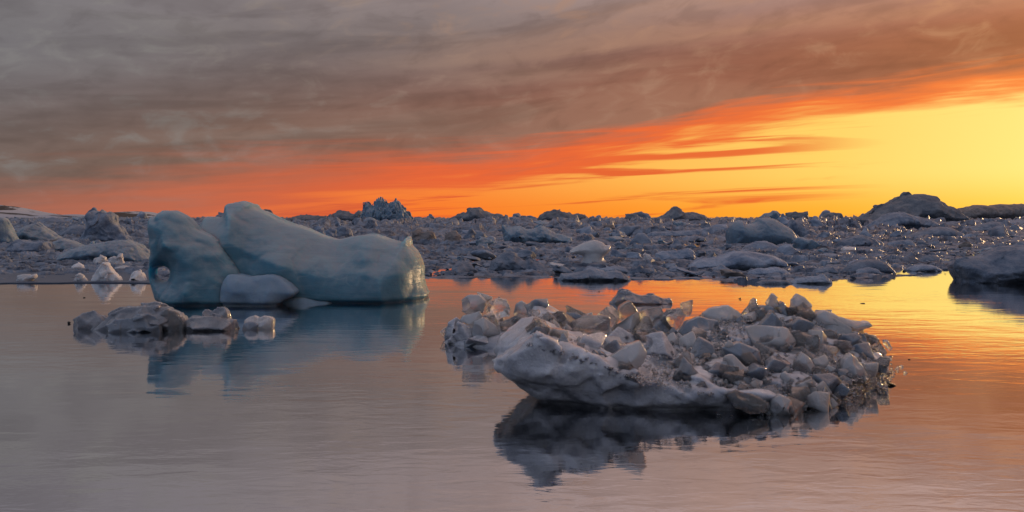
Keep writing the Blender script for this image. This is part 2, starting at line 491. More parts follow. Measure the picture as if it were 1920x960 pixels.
# ------------------------------------------------------------------ materials
def ice_material(name, col_a, col_b, rough=0.35, trans=0.0, sss=0.0, sss_scale=0.1, radius=(0.5, 0.8, 1.0), bump=0.02, bscale=6.0,
                 vscale=1.5, coat=0.0, coords='Object', spec=0.5, lit_tops=None, rand=0.15, layers=0.0):
    m = bpy.data.materials.new(name)
    m.use_nodes = True
    N = Nodes(m.node_tree)
    tc = N.n('ShaderNodeTexCoord')
    info = N.n('ShaderNodeObjectInfo')
    off = N.n('ShaderNodeVectorMath', operation='ADD')
    N.link(tc.outputs[coords], off.inputs[0])
    N.link(N.xyz(N.m('MULTIPLY', info.outputs['Random'], 37.0), N.m('MULTIPLY', info.outputs['Random'], 71.0), 0.0), off.inputs[1])
    vec = off.outputs[0]
    nv = N.noise(vec, vscale, 5.0, 0.6, 0.4)
    col = N.ramp(nv, [(0.34, col_a), (0.66, col_b)])
    lay = None
    if layers:                                  # tilted bands of bubbly and clear ice, and healed cracks
        mp = N.n('ShaderNodeMapping')
        mp.inputs['Rotation'].default_value = (math.radians(8), math.radians(-17), 0)
        mp.inputs['Scale'].default_value = (0.55, 0.55, 5.5)
        N.link(vec, mp.inputs[0])
        lay = N.noise(mp.outputs[0], 1.0, 6.0, 0.6, 0.7)
        col = N.mix(N.m('MULTIPLY', smooth(N, lay, 0.46, 0.66), layers), col, (0.30, 0.40, 0.44, 1))
        vo = N.n('ShaderNodeTexVoronoi', feature='DISTANCE_TO_EDGE')
        wob = N.n('ShaderNodeVectorMath', operation='ADD')
        N.link(vec, wob.inputs[0])
        nz = N.n('ShaderNodeTexNoise')
        N.link(vec, nz.inputs['Vector'])
        nz.inputs['Scale'].default_value = 1.3
        N.link(nz.outputs['Color'], wob.inputs[1])
        N.link(wob.outputs[0], vo.inputs['Vector'])
        vo.inputs['Scale'].default_value = 0.8
        crack = N.m('MULTIPLY', smooth(N, vo.outputs['Distance'], 0.022, 0.004), smooth(N, nv, 0.45, 0.6))
        col = N.mix(N.m('MULTIPLY', crack, layers * 1.2, clamp=True), col, (0.42, 0.48, 0.50, 1))
    hsv = N.n('ShaderNodeHueSaturation')
    N.link(col, hsv.inputs['Color'])
    N.link(N.m('ADD', 1.0 - rand, N.m('MULTIPLY', info.outputs['Random'], 2 * rand)), hsv.inputs['Value'])
    col = hsv.outputs[0]
    nb = N.noise(vec, bscale, 6.0, 0.62, 0.2)
    nf = N.noise(vec, bscale * 6.0, 4.0, 0.6)
    bs = N.n('ShaderNodeBsdfPrincipled')
    if lit_tops:                                   # lit rim painted in: faces that look up get a paler colour
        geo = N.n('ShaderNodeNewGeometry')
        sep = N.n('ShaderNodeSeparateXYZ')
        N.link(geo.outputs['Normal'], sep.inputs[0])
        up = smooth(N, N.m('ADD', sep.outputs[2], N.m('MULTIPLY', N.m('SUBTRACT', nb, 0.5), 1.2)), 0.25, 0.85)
        col = N.mix(N.m('MULTIPLY', up, lit_tops[1]), col, lit_tops[0])
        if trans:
            N.link(N.m('MULTIPLY', N.m('SUBTRACT', 1.0, N.m('MULTIPLY', up, lit_tops[1])), trans), bs.inputs['Transmission Weight'])
    elif trans:
        bs.inputs['Transmission Weight'].default_value = trans
    N.link(col, bs.inputs['Base Color'])
    N.link(N.m('ADD', rough * 0.6, N.m('MULTIPLY', nv, rough * 0.8)), bs.inputs['Roughness'])
    bs.inputs['IOR'].default_value = 1.31
    bs.inputs['Specular IOR Level'].default_value = spec
    bs.inputs['Subsurface Weight'].default_value = sss
    bs.inputs['Subsurface Scale'].default_value = sss_scale
    bs.inputs['Subsurface Radius'].default_value = radius
    bs.inputs['Coat Weight'].default_value = coat
    bs.inputs['Coat Roughness'].default_value = 0.06
    bp = N.n('ShaderNodeBump')
    bp.inputs['Strength'].default_value = 1.0
    bp.inputs['Distance'].default_value = bump
    hgt = N.m('ADD', nb, N.m('MULTIPLY', nf, 0.22))
    if lay:
        hgt = N.m('ADD', hgt, N.m('MULTIPLY', lay, 0.8))
    N.link(hgt, bp.inputs['Height'])
    N.link(bp.outputs[0], bs.inputs['Normal'])
    out = N.n('ShaderNodeOutputMaterial')
    N.link(bs.outputs[0], out.inputs[0])
    return m

def water_material():
    m = bpy.data.materials.new('sea_water')
    m.use_nodes = True
    N = Nodes(m.node_tree)
    tc = N.n('ShaderNodeTexCoord')
    def mapped(sx, sy, rot):
        mp = N.n('ShaderNodeMapping')
        mp.inputs['Scale'].default_value = (sx, sy, 1)
        mp.inputs['Rotation'].default_value = (0, 0, math.radians(rot))
        N.link(tc.outputs['Object'], mp.inputs[0])
        return mp.outputs[0]
    a = N.noise(mapped(2.2, 5.5, 8), 1.0, 3.0, 0.5, 0.6)
    b = N.noise(mapped(0.5, 1.3, -14), 1.0, 2.0, 0.5, 0.4)
    c = N.noise(mapped(9.0, 20.0, 4), 1.0, 2.0, 0.5, 0.3)
    patch = smooth(N, N.noise(mapped(0.08, 0.22, 10), 1.0, 3.0, 0.5, 0.8), 0.36, 0.66)
    hgt = N.m('ADD', N.m('MULTIPLY', b, 0.0065), N.m('MULTIPLY', N.m('ADD', 0.25, patch), N.m('ADD', N.m('MULTIPLY', a, 0.0030), N.m('MULTIPLY', c, 0.0005))))
    bp = N.n('ShaderNodeBump')
    bp.inputs['Strength'].default_value = 1.0
    bp.inputs['Distance'].default_value = 1.0
    N.link(hgt, bp.inputs['Height'])
    bs = N.n('ShaderNodeBsdfPrincipled')
    bs.inputs['Base Color'].default_value = (0.97, 0.975, 0.99, 1)
    bs.inputs['Metallic'].default_value = 1.0
    bs.inputs['Roughness'].default_value = 0.05
    N.link(bp.outputs[0], bs.inputs['Normal'])
    dk = N.n('ShaderNodeBsdfDiffuse')
    dk.inputs[0].default_value = (0.010, 0.016, 0.022, 1)
    lw = N.n('ShaderNodeFresnel')
    lw.inputs['IOR'].default_value = 2.2
    N.link(bp.outputs[0], lw.inputs['Normal'])
    mx = N.n('ShaderNodeMixShader')
    N.link(N.m('MINIMUM', N.m('ADD', 0.45, N.m('MULTIPLY', lw.outputs[0], 0.9)), 0.96), mx.inputs[0])
    N.link(dk.outputs[0], mx.inputs[1])
    N.link(bs.outputs[0], mx.inputs[2])
    out = N.n('ShaderNodeOutputMaterial')
    N.link(mx.outputs[0], out.inputs[0])
    return m

def hill_material():
    m = bpy.data.materials.new('snowy_rock')
    m.use_nodes = True
    N = Nodes(m.node_tree)
    tc = N.n('ShaderNodeTexCoord')
    mp = N.n('ShaderNodeMapping')
    mp.inputs['Scale'].default_value = (0.010, 0.010, 0.11)
    mp.inputs['Rotation'].default_value = (0, math.radians(2.0), 0)
    N.link(tc.outputs['Object'], mp.inputs[0])
    n = N.noise(mp.outputs[0], 1.0, 6.0, 0.62, 0.5)
    col = N.ramp(n, [(0.50, (0.42, 0.44, 0.50, 1)), (0.56, (0.035, 0.033, 0.035, 1))])
    bs = N.n('ShaderNodeBsdfPrincipled')
    N.link(col, bs.inputs['Base Color'])
    bs.inputs['Roughness'].default_value = 0.9
    out = N.n('ShaderNodeOutputMaterial')
    N.link(bs.outputs[0], out.inputs[0])
    return m

C4 = lambda r, g, b: (r, g, b, 1.0)
MAT = {
    'water': water_material(),
    'hill': hill_material(),
    # the large berg: dense blue glacier ice
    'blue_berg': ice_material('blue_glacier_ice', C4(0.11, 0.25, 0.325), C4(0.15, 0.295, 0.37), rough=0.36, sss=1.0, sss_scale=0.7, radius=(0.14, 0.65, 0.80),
                              bump=0.03, bscale=1.8, vscale=0.55, spec=0.4, rand=0.0, layers=0.22, lit_tops=(C4(0.48, 0.50, 0.51), 0.55)),
    'pale_ledge': ice_material('milky_blue_ice', C4(0.235, 0.335, 0.43), C4(0.30, 0.40, 0.49), rough=0.40, sss=1.0, sss_scale=0.25, radius=(0.4, 0.7, 1.0),
                               bump=0.03, bscale=3.0, vscale=1.0, spec=0.4, rand=0.0),
    'cap': ice_material('rimed_cap_ice', C4(0.40, 0.42, 0.44), C4(0.54, 0.54, 0.54), rough=0.4, sss=1.0, sss_scale=0.3, radius=(0.8, 0.8, 0.85),
                        bump=0.03, bscale=3.0, vscale=1.0, spec=0.3, rand=0.0),
    'milky': ice_material('milky_white_ice', C4(0.58, 0.59, 0.61), C4(0.76, 0.75, 0.74), rough=0.30, sss=1.0, sss_scale=0.2, radius=(0.9, 0.8, 0.75),
                          bump=0.03, bscale=4.0, vscale=1.6, spec=0.5),
    # the rubble floe
    'slab': ice_material('crusted_slab_ice', C4(0.44, 0.45, 0.49), C4(0.78, 0.77, 0.79), rough=0.26, sss=1.0, sss_scale=0.07, radius=(0.8, 0.8, 0.9),
                         bump=0.04, bscale=7.0, vscale=2.6, spec=0.6, rand=0.05, coat=0.5),
    'grey_ice': ice_material('wet_grey_ice', C4(0.22, 0.235, 0.27), C4(0.48, 0.48, 0.50), rough=0.22, trans=0.25, sss=1.0, sss_scale=0.08, radius=(0.8, 0.8, 0.9),
                             bump=0.03, bscale=5.0, vscale=2.2, spec=0.5, rand=0.05, coat=0.8),
    'frosted': ice_material('frosted_ice', C4(0.74, 0.75, 0.77), C4(0.90, 0.89, 0.90), rough=0.20, trans=0.48, sss=1.0, sss_scale=0.2, radius=(0.9, 0.85, 0.82),
                            bump=0.016, bscale=3.0, vscale=1.4, coat=1.0, rand=0.12),
    'glassy': ice_material('glassy_ice', C4(0.74, 0.77, 0.80), C4(0.92, 0.92, 0.93), rough=0.09, trans=0.92, sss=1.0, sss_scale=0.16, radius=(0.9, 0.85, 0.8),
                           bump=0.03, bscale=3.0, vscale=1.6, coat=1.0),
    'dark_clear': ice_material('dark_clear_ice', C4(0.30, 0.35, 0.42), C4(0.46, 0.50, 0.56), rough=0.14, trans=0.45, sss=1.0, sss_scale=0.1, radius=(0.7, 0.85, 1.0),
                               bump=0.03, bscale=3.0, vscale=1.6, coat=1.0),
    # the pack
    'pack': ice_material('pack_ice', C4(0.15, 0.20, 0.28), C4(0.38, 0.43, 0.51), rough=0.5, bump=0.10, bscale=3.5, vscale=1.5, spec=0.4, rand=0.25),
    'pack_blue': ice_material('blue_pack_ice', C4(0.15, 0.23, 0.31), C4(0.28, 0.37, 0.45), rough=0.45, sss=0.6, sss_scale=0.2, radius=(0.3, 0.7, 1.0),
                              bump=0.08, bscale=2.0, vscale=0.9, spec=0.35, rand=0.1, lit_tops=(C4(0.42, 0.43, 0.45), 0.5)),
    'pack_dark': ice_material('weathered_far_ice', C4(0.13, 0.15, 0.18), C4(0.28, 0.29, 0.31), rough=0.6, bump=0.5, bscale=0.8, vscale=0.4, spec=0.25, rand=0.1),
    'pack_brown': ice_material('dirty_ice', C4(0.16, 0.14, 0.13), C4(0.30, 0.27, 0.26), rough=0.5, bump=0.08, bscale=2.5, vscale=1.2, spec=0.4, rand=0.1),
    'brash': ice_material('brash_ice', C4(0.04, 0.06, 0.095), C4(0.30, 0.355, 0.44), rough=0.46, bump=0.05, bscale=4.0, vscale=1.1, spec=0.4, rand=0.0),
    'sheet': ice_material('thin_grey_ice', C4(0.08, 0.105, 0.155), C4(0.14, 0.17, 0.22), rough=0.45, bump=0.004, bscale=3.0, vscale=0.5, spec=0.4, rand=0.0),
    'debris': ice_material('dark_ice_scrap', C4(0.03, 0.03, 0.035), C4(0.07, 0.065, 0.06), rough=0.3, bump=0.02, bscale=5.0, vscale=1.5, rand=0.1),
}

# ------------------------------------------------------------------ setting: water, hills, brash ice, thin sheet
S = 9000.0
tag(link('water', mesh_from('water', [(-S, -S, 0), (S, -S, 0), (S, S, 0), (-S, S, 0)], [(0, 1, 2, 3)], MAT['water'])), kind='structure')

def hills():
    D0 = 1500.0
    pts = [(-900, 352), (-500, 340), (-250, 362), (-100, 378), (0, 385), (28, 392), (60, 399), (105, 405), (125, 402.5), (150, 404), (172, 406), (200, 406.5), (222, 401),
           (240, 397.5), (254, 396.5), (272, 401), (300, 407), (340, 412), (500, 415)]
    px = np.array([p[0] for p in pts], float); py = np.array([p[1] for p in pts], float)
    X, Y = np.meshgrid(np.linspace((-1000 - 960) / F * D0, (500 - 960) / F * D0, 300), np.linspace(D0 - 420, D0 + 420, 50), indexing='ij')
    crest = CAMH - (np.interp(X / D0 * F + 960, px, py) - HY) / F * D0
    bell = np.exp(-((Y - D0) / 190.0) ** 2)
    z = (crest + 6) * bell - 6 + 3.0 * bell * fbm(X / 45, Y / 45, 0 * X, 4) + 5 * (bell - bell ** 2) * fbm(X / 90 + 9, Y / 60, 0 * X, 3)
    n, m = X.shape
    v = np.stack([X, Y, z], -1).reshape(-1, 3)
    i = np.arange(n * m).reshape(n, m)
    q = np.stack([i[:-1, :-1], i[1:, :-1], i[1:, 1:], i[:-1, 1:]], -1).reshape(-1, 4)
    tag(link('hill', mesh_from('hill', v, q, MAT['hill'])), kind='structure')
hills()

EDGE = np.array([(-900, 531), (270, 531), (500, 528), (790, 523), (930, 521), (1060, 523), (1140, 526), (1180, 524), (1330, 524), (1420, 531), (1530, 531),
                 (1570, 526), (1640, 521), (1700, 517), (1790, 515), (1900, 517), (2900, 520)], float)
def pack_edge(px):
    return dist(np.interp(px, EDGE[:, 0], EDGE[:, 1]))

def block_field(X, Y, size, seed, relief):
    """height of a jumble of tilted blocks: jittered cells, each with its own height, tilt and steep rim"""
    r_ = np.random.default_rng(seed)
    T = 128
    jx, jy, hh, tx, ty = (r_.random((T, T)) for _ in range(5))
    u, w = X / size, Y / size
    iu, iw = np.floor(u).astype(int), np.floor(w).astype(int)
    d1 = np.full(X.shape, 9.0); d2 = np.full(X.shape, 9.0); z = np.zeros(X.shape)
    for a in (-1, 0, 1):
        for b in (-1, 0, 1):
            ca, cb = (iu + a), (iw + b)
            ka, kb = ca % T, cb % T
            dx, dy = u - (ca + jx[ka, kb]), w - (cb + jy[ka, kb])
            d = np.sqrt(dx * dx + dy * dy)
            zz = hh[ka, kb] ** 2 + 0.55 * (tx[ka, kb] - .5) * dx + 0.55 * (ty[ka, kb] - .5) * dy - 0.28 * d * d
            near = d < d1
            d2 = np.where(near, d1, np.minimum(d2, d))
            z = np.where(near, zz, z)
            d1 = np.where(near, d, d1)
    rim = np.clip((d2 - d1) / 0.22, 0, 1)
    return relief * (z * (0.35 + 0.65 * rim) - 0.32 * (1 - rim))

def brash_bed():
    """low mat of crushed ice between the pieces, water showing in its gaps"""
    npx, nr = 1200, 330
    px = np.linspace(-380, 2300, npx)
    t = np.linspace(0, 1, nr)
    pad = np.where(px < 285, 3.0, 0.0)                       # the thin sheet lies here instead
    e = pack_edge(px) + pad + 0.5 * fbm(px / 40, 0 * px, 0 * px, 4)
    inv = 1 / e[:, None] * (1 - t[None] ** 0.9) + (1 / 900.0) * t[None] ** 0.9
    Y = 1 / inv
    X = (px[:, None] - 960) / F * Y
    far = np.clip((Y - 26) / 120, 0, 1)
    wx, wy = X + 0.35 * fbm(X * .9, Y * .9, 0 * X, 3), Y + 0.35 * fbm(X * .9 + 9, Y * .9, 0 * X, 3)
    ridge = np.clip(1 - 3.2 * np.abs(fbm(X * 0.05 + 3, Y * 0.11, 0 * X + 6, 3)), 0, 1)         # pressure ridges between flatter floes
    z = block_field(wx, wy, 0.5, 1, 0.15) * (1 - 0.6 * far) + block_field(wx * 0.55 + 31, wy, 1.5, 2, 0.20 + 0.26 * far) * (0.6 + 0.8 * ridge)
    z = z + block_field(wx * 0.8 + 77, wy * 0.6, 3.2, 3, 1.25) * far * (0.35 + 1.3 * ridge)
    z = z + 0.05 * fbm(X * 5, Y * 5, 0 * X + 8, 3) - 0.028 + 0.08 * far
    z = z + 0.25 * np.minimum(fbm(X * 0.11, Y * 0.16, 0 * X + 2, 3), 0.1) * (1 - 0.5 * far)
    lane = np.exp(-((X - (1745 - 960) / F * 29) / 1.3) ** 2 - ((Y - 28.6) / 1.0) ** 2)       # open lane by the right-hand berg
    near = np.clip((Y - e[:, None]) / 2.5, 0, 1)
    z = z - 0.4 * lane - 0.015 * (1 - near)
    rim = np.exp(-((Y - e[:, None] - 0.45) / 0.45) ** 2)                    # nearly unbroken low edge
    z = np.where(lane < 0.1, np.maximum(z, 0.045 * rim - 0.02 + 0.07 * fbm(X * 2.2, Y * 4, 0 * X, 4) * rim), z)
    z[:, 0] = -0.3
    n, m = X.shape
    v = np.stack([X, Y, z], -1).reshape(-1, 3)
    i = np.arange(n * m).reshape(n, m)
    q = np.stack([i[:-1, :-1], i[1:, :-1], i[1:, 1:], i[:-1, 1:]], -1).reshape(-1, 4)
    keep = (v[q][:, :, 2] > -0.04).any(1)
    q = q[keep]
    used, inv_ = np.unique(q, return_inverse=True)
    o = link('brash_ice', mesh_from('brash_ice', v[used], inv_.reshape(-1, 4), MAT['brash'], False))
    tag(o, 'crushed grey brash ice filling the gaps between the packed chunks', 'brash ice', kind='stuff')
brash_bed()

def thin_sheet():
    D0, D1 = dist(531.5), dist(508)
    n = 60
    px = np.linspace(-500, 300, n)
    y0 = D0 + 0.25 * fbm(px / 50, 0 * px, 0 * px + 3, 4)
    rows = []
    for k, zz in ((0.0, -0.08), (0.0, 0.028), (0.02, 0.035), (0.3, 0.036), (0.7, 0.036), (1.0, 0.03)):
        yy = y0 + (D1 - D0) * k + 0.02 * k
        rows.append(np.stack([(px - 960) / F * yy, yy, 0 * px + zz], 1))
    v = np.concatenate(rows)
    i = np.arange(len(v)).reshape(len(rows), n)
    q = np.stack([i[:-1, :-1], i[:-1, 1:], i[1:, 1:], i[1:, :-1]], -1).reshape(-1, 4)
    tag(link('ice_sheet', mesh_from('ice_sheet', v, q, MAT['sheet'], False)), 'flat thin grey ice sheet at the left edge of the pack ice', 'ice sheet')
thin_sheet()

# ------------------------------------------------------------------ bergs of the pack, each traced with its own outline
BOXES, MARKS = [], []
_seed = [20]
def berg(name, label, top, base_y, mat='pack', thick=0.45, cat='iceberg', group=None, res=70, under=0.0, rnd=0, Rk=0.5, lean=0.0, **kw):
    D = dist(base_y)
    top = np.asarray(top, float)
    cx = (top[:, 0].min() + top[:, 0].max()) / 2
    s = D / F
    pts = [((p[0] - cx) * s, CAMH - (p[1] - HY) * s) for p in top]
    w = (top[:, 0].max() - top[:, 0].min()) * s
    hgt = max(p[1] for p in pts)
    dep = 0.12 * hgt + 0.05
    bl = pts[0][0] + under * w; br = pts[-1][0] - under * w * 0.5
    poly = pts + [(br, -dep), (bl, -dep)]
    t = thick * w
    R = min(hgt, w) * Rk
    _seed[0] += 1
    opt = dict(rough=0.06 * hgt, rscale=2.7 / max(hgt, .2), seed=_seed[0], octv=5, crease=0.08 * hgt, blocks=0.026 * hgt, gem=0.5, relax_n=0)
    opt.update(kw)
    wide = w / max(hgt, .05)
    opt['nblocks'] = int(min(120, 26 + 12 * wide))
    for k in ('rough', 'dents', 'edge', 'flute', 'blocks', 'crease'):
        if k in kw:
            opt[k] = kw[k] * hgt
    v, q = solid_outline(poly, t, t, R, max(w / (res * 1.05), hgt / 42, 1.35 * s), rnd=rnd, lean=lean, **opt)
    o = link(name, mesh_from(name, v, q, MAT[mat]), loc=((cx - 960) * s, D, 0.0))
    tag(o, label, cat, group)
    BOXES.append((top[:, 0].min(), top[:, 1].min(), top[:, 0].max(), base_y, D))
    MARKS.append((cx, base_y, label))
    return o

# skyline
berg('iceberg', 'twin-peaked fluted iceberg jutting highest on the skyline behind the big blue berg',
     [(672, 418), (678, 404), (684, 392), (687, 382), (692, 381), (697, 385), (703, 385), (708, 376), (714, 373), (720, 375), (727, 384), (732, 382), (738, 379), (744, 375), (750, 379), (756, 390), (763, 396), (768, 404), (775, 415)],
     421, 'pack_blue', 0.35, res=120, flute=0.2, rough=0.05, crease=0.03, blocks=0.02, rscale=0.9, Rk=0.8, rnd=0, relax_n=0)
berg('iceberg', 'low dark hump of ice left of the twin-peaked iceberg on the skyline',
     [(610, 414), (622, 402), (634, 396), (644, 395), (656, 398), (664, 401), (672, 394), (680, 396), (690, 412)], 419, 'pack_dark', 0.3, rough=0.08, edge=0.05)
berg('ice_ridge', 'long flat dark ice ridge just above the saddle of the big blue berg',
     [(528, 414), (545, 407), (558, 404), (575, 403), (592, 404), (612, 405), (625, 412)], 419, 'pack_dark', 0.25, 'ice ridge', rough=0.12, edge=0.08)
berg('iceberg', 'small dark pointed peak poking up right behind the big berg cap',
     [(482, 416), (489, 398), (497, 391), (504, 393), (514, 403), (524, 416)], 424, 'pack_dark', 0.4, rough=0.1, Rk=0.8)
berg('iceberg', 'tiny blocky tooth of ice seen in the notch of the big blue berg',
     [(336, 420), (339, 407), (346, 405), (353, 407), (358, 418)], 425, 'pack_blue', 0.4, rough=0.06)
berg('iceberg', 'jagged stepped dark mound on the skyline right of the twin peaks',
     [(838, 413), (848, 406), (858, 402), (868, 398), (876, 397), (878, 391), (886, 389), (898, 389), (906, 393), (912, 397), (925, 400), (940, 402), (952, 411)],
     417, 'pack_dark', 0.3, res=100, rough=0.1, edge=0.05, rnd=0)
berg('iceberg', 'knobbly dark mound on the skyline above the mushroom-shaped berg',
     [(1005, 412), (1012, 402), (1022, 398), (1032, 395), (1042, 393), (1052, 396), (1064, 398), (1072, 402), (1084, 400), (1096, 402), (1104, 410)],
     417, 'pack_dark', 0.3, res=100, rough=0.12, edge=0.06, rnd=0)
berg('iceberg', 'small dark cap-shaped mound left of the pointed skyline mound',
     [(1170, 411), (1174, 402), (1184, 400), (1194, 402), (1201, 411)], 417, 'pack_dark', 0.35, rough=0.1)
berg('iceberg', 'pointed dark conical mound on the skyline left of the two-lobed blue berg',
     [(1218, 414), (1230, 408), (1244, 402), (1254, 395), (1261, 388), (1267, 387), (1274, 392), (1282, 399), (1296, 398), (1308, 400), (1320, 405), (1332, 413)],
     419, 'pack_dark', 0.3, res=100, rough=0.1, edge=0.05, rnd=0)
berg('iceberg', 'flat-topped dark block with a raised right corner on the skyline',
     [(1470, 410), (1474, 400), (1490, 397), (1500, 399), (1506, 398), (1513, 395), (1516, 408)], 416, 'pack_dark', 0.3, rough=0.06)
berg('iceberg', 'small flat dark block on the skyline left of the largest mound',
     [(1540, 410), (1548, 400), (1562, 398), (1576, 399), (1582, 409)], 416, 'pack_dark', 0.3, rough=0.08)
berg('iceberg', 'largest dark lumpy mound on the skyline at right',
     [(1606, 412), (1622, 405), (1636, 398), (1645, 389), (1656, 382), (1668, 379), (1678, 375), (1688, 369), (1700, 365), (1714, 364), (1728, 365), (1738, 369), (1746, 374),
      (1754, 377), (1762, 386), (1776, 389), (1790, 396), (1806, 408)], 424, 'pack_dark', 0.35, res=120, rough=0.13, dents=-0.10, edge=0.05, blocks=0.02, crease=0.06, rnd=0)
berg('ice_ridge', 'long knobbly dark ridge reaching the right edge of the skyline',
     [(1770, 408), (1785, 396), (1800, 390), (1815, 386), (1835, 383), (1850, 385), (1870, 382), (1890, 383), (1910, 382), (1935, 384), (1980, 380), (2040, 386), (2090, 400), (2110, 410)],
     415, 'pack_brown', 0.12, 'ice ridge', res=120, rough=0.1, edge=0.06)
# left field
berg('iceberg', 'tall pale blue cone of ice at the left picture edge',
     [(-40, 452), (-28, 430), (-12, 412), (4, 406), (12, 409), (20, 425), (26, 438), (34, 452)], 456, 'pack_blue', 0.35, rough=0.03, gem=0.2, blocks=0.01, crease=0.05, rnd=1)
berg('iceberg', 'knob-headed tower of ice below the left hills',
     [(150, 452), (160, 436), (166, 425), (165, 408), (170, 398), (178, 394), (188, 399), (194, 395), (202, 400), (210, 396), (217, 404), (220, 418), (228, 424), (236, 438), (250, 452)],
     455, 'pack', 0.32, res=100, rough=0.05, dents=-0.07, edge=0.02)
berg('iceberg', 'broad sloping ice dome left of the knob-headed tower',
     [(34, 448), (44, 430), (58, 420), (72, 418), (84, 426), (98, 436), (120, 450)], 453, 'pack_blue', 0.4, rough=0.05)
berg('iceberg', 'rounded hummock between the sloping dome and the knob-headed tower',
     [(108, 444), (120, 430), (134, 424), (150, 421), (166, 424), (182, 436), (190, 446)], 449, 'pack', 0.35, rough=0.08, edge=0.03)
berg('ice_floe', 'flat lumpy floe above the dark water gap at far left',
     [(14, 472), (20, 460), (32, 450), (46, 449), (62, 454), (78, 453), (90, 452), (96, 462), (100, 473)], 476, 'pack', 0.3, 'ice floe', rough=0.08, edge=0.03)
berg('ice_floe', 'long sloping bright blue floe left of the big blue berg',
     [(112, 488), (120, 476), (140, 466), (165, 459), (190, 455), (215, 450), (240, 450), (262, 458), (275, 470), (292, 486)], 491, 'pack_blue', 0.28, 'ice floe', res=90, rough=0.06, flute=0.05)
berg('ice_floe', 'bluish hump behind the long sloping blue floe',
     [(92, 468), (104, 452), (120, 447), (138, 452), (150, 458), (172, 466)], 474, 'pack_blue', 0.35, 'ice floe', rough=0.07)
berg('ice_boulder', 'white pyramid of ice standing on the thin sheet at left',
     [(176, 525), (184, 508), (193, 494), (198, 491), (205, 495), (213, 508), (222, 516), (230, 526)], 528, 'milky', 0.4, 'ice boulder', res=60, rough=0.03, crease=0.02, blocks=0.06, gem=1.0, relax_n=0, Rk=0.7)
berg('ice_boulder', 'small white wedge of ice left of the pyramid on the thin sheet',
     [(139, 526), (144, 515), (149, 511), (155, 515), (160, 521), (164, 527)], 528.5, 'milky', 0.4, 'ice boulder', res=40, rough=0.03, crease=0.02, blocks=0.06, gem=1.0, relax_n=0)
berg('ice_boulder', 'white trapezoid chip on the thin sheet behind the small wedge',
     [(134, 505), (138, 495), (147, 492), (154, 494), (159, 505)], 507, 'milky', 0.4, 'ice boulder', res=40, rough=0.03, crease=0.02, blocks=0.06, gem=1.0, relax_n=0)
berg('ice_boulder', 'low white slab lying on the thin sheet far left',
     [(32, 527), (34, 516), (44, 514), (58, 515), (68, 514), (69, 521), (60, 527)], 528.5, 'milky', 0.35, 'ice boulder', res=50, rough=0.03, crease=0.02, blocks=0.06, gem=1.0, relax_n=0, rnd=0)
berg('ice_boulder', 'white stepped chunk on the thin sheet touching the big berg rim',
     [(242, 526), (247, 515), (254, 508), (262, 507), (268, 512), (275, 526)], 528, 'milky', 0.4, 'ice boulder', res=50, rough=0.03, crease=0.02, blocks=0.06, gem=1.0, relax_n=0)
berg('ice_boulder', 'flat white lens of ice right behind the pyramid',
     [(212, 508), (218, 500), (230, 497), (240, 499), (247, 507)], 510, 'milky', 0.4, 'ice boulder', res=40, rough=0.03, crease=0.02, blocks=0.06, gem=1.0, relax_n=0)
berg('ice_boulder', 'lumpy white finger of ice rising behind the pyramid',
     [(200, 497), (206, 484), (214, 481), (221, 484), (224, 476), (229, 475), (232, 488), (236, 497)], 500, 'milky', 0.3, 'ice boulder', res=50, rough=0.03, crease=0.02, blocks=0.06, gem=1.0, relax_n=0)
berg('ice_boulder', 'domed translucent lump left behind the pyramid',
     [(173, 498), (178, 484), (188, 479), (198, 482), (204, 497)], 500, 'milky', 0.4, 'ice boulder', res=40, rough=0.03, crease=0.02, blocks=0.06, gem=1.0, relax_n=0)
# middle field
berg('ice_boulder', 'dirty brown blocky boulder pair just right of the big berg spike',
     [(772, 454), (774, 434), (780, 430), (792, 436), (802, 433), (812, 434), (817, 444), (818, 455)], 458, 'pack_brown', 0.35, 'ice boulder', rough=0.06, edge=0.03)
berg('ice_boulder', 'dirty brown rounded boulder right of the blocky brown pair',
     [(831, 456), (836, 440), (844, 433), (856, 433), (862, 440), (866, 455)], 458.5, 'pack_brown', 0.4, 'ice boulder', rough=0.06)
berg('ice_boulder', 'pale angular block behind the saddle of the big berg',
     [(592, 424), (598, 412), (610, 408), (612, 404), (611, 420), (605, 424)], 429, 'pack_blue', 0.35, 'ice boulder', rough=0.04, rnd=0)
berg('ice_boulder', 'rounded grey boulder behind the big berg shoulder',
     [(586, 443), (590, 428), (598, 423), (606, 426), (608, 440), (606, 445)], 450, 'pack', 0.45, 'ice boulder', rough=0.05)
berg('ice_boulder', 'broad smooth grey boulder behind the low back of the big berg',
     [(626, 446), (632, 430), (642, 422), (652, 424), (660, 432), (664, 446)], 450, 'pack', 0.45, 'ice boulder', rough=0.05)
berg('ice_boulder', 'small round boulder beside the broad smooth one behind the big berg',
     [(608, 446), (611, 432), (620, 427), (630, 431), (632, 446)], 451, 'pack', 0.45, 'ice boulder', rough=0.07)
berg('ice_boulder', 'pale blue rounded block at the foot of the twin-peaked iceberg',
     [(680, 424), (684, 411), (692, 408), (702, 410), (710, 418), (716, 425)], 428, 'pack_blue', 0.45, 'ice boulder', rough=0.05)
berg('iceberg', 'crown-shaped blue-grey berg with a horn at its left end',
     [(944, 453), (942, 436), (940, 424), (944, 421), (950, 426), (958, 427), (966, 425), (976, 423), (984, 428), (996, 430), (1006, 427), (1013, 422), (1022, 425), (1032, 431), (1042, 437), (1058, 440), (1070, 445), (1074, 454)],
     456, 'pack_blue', 0.22, res=110, rough=0.04, edge=0.02)
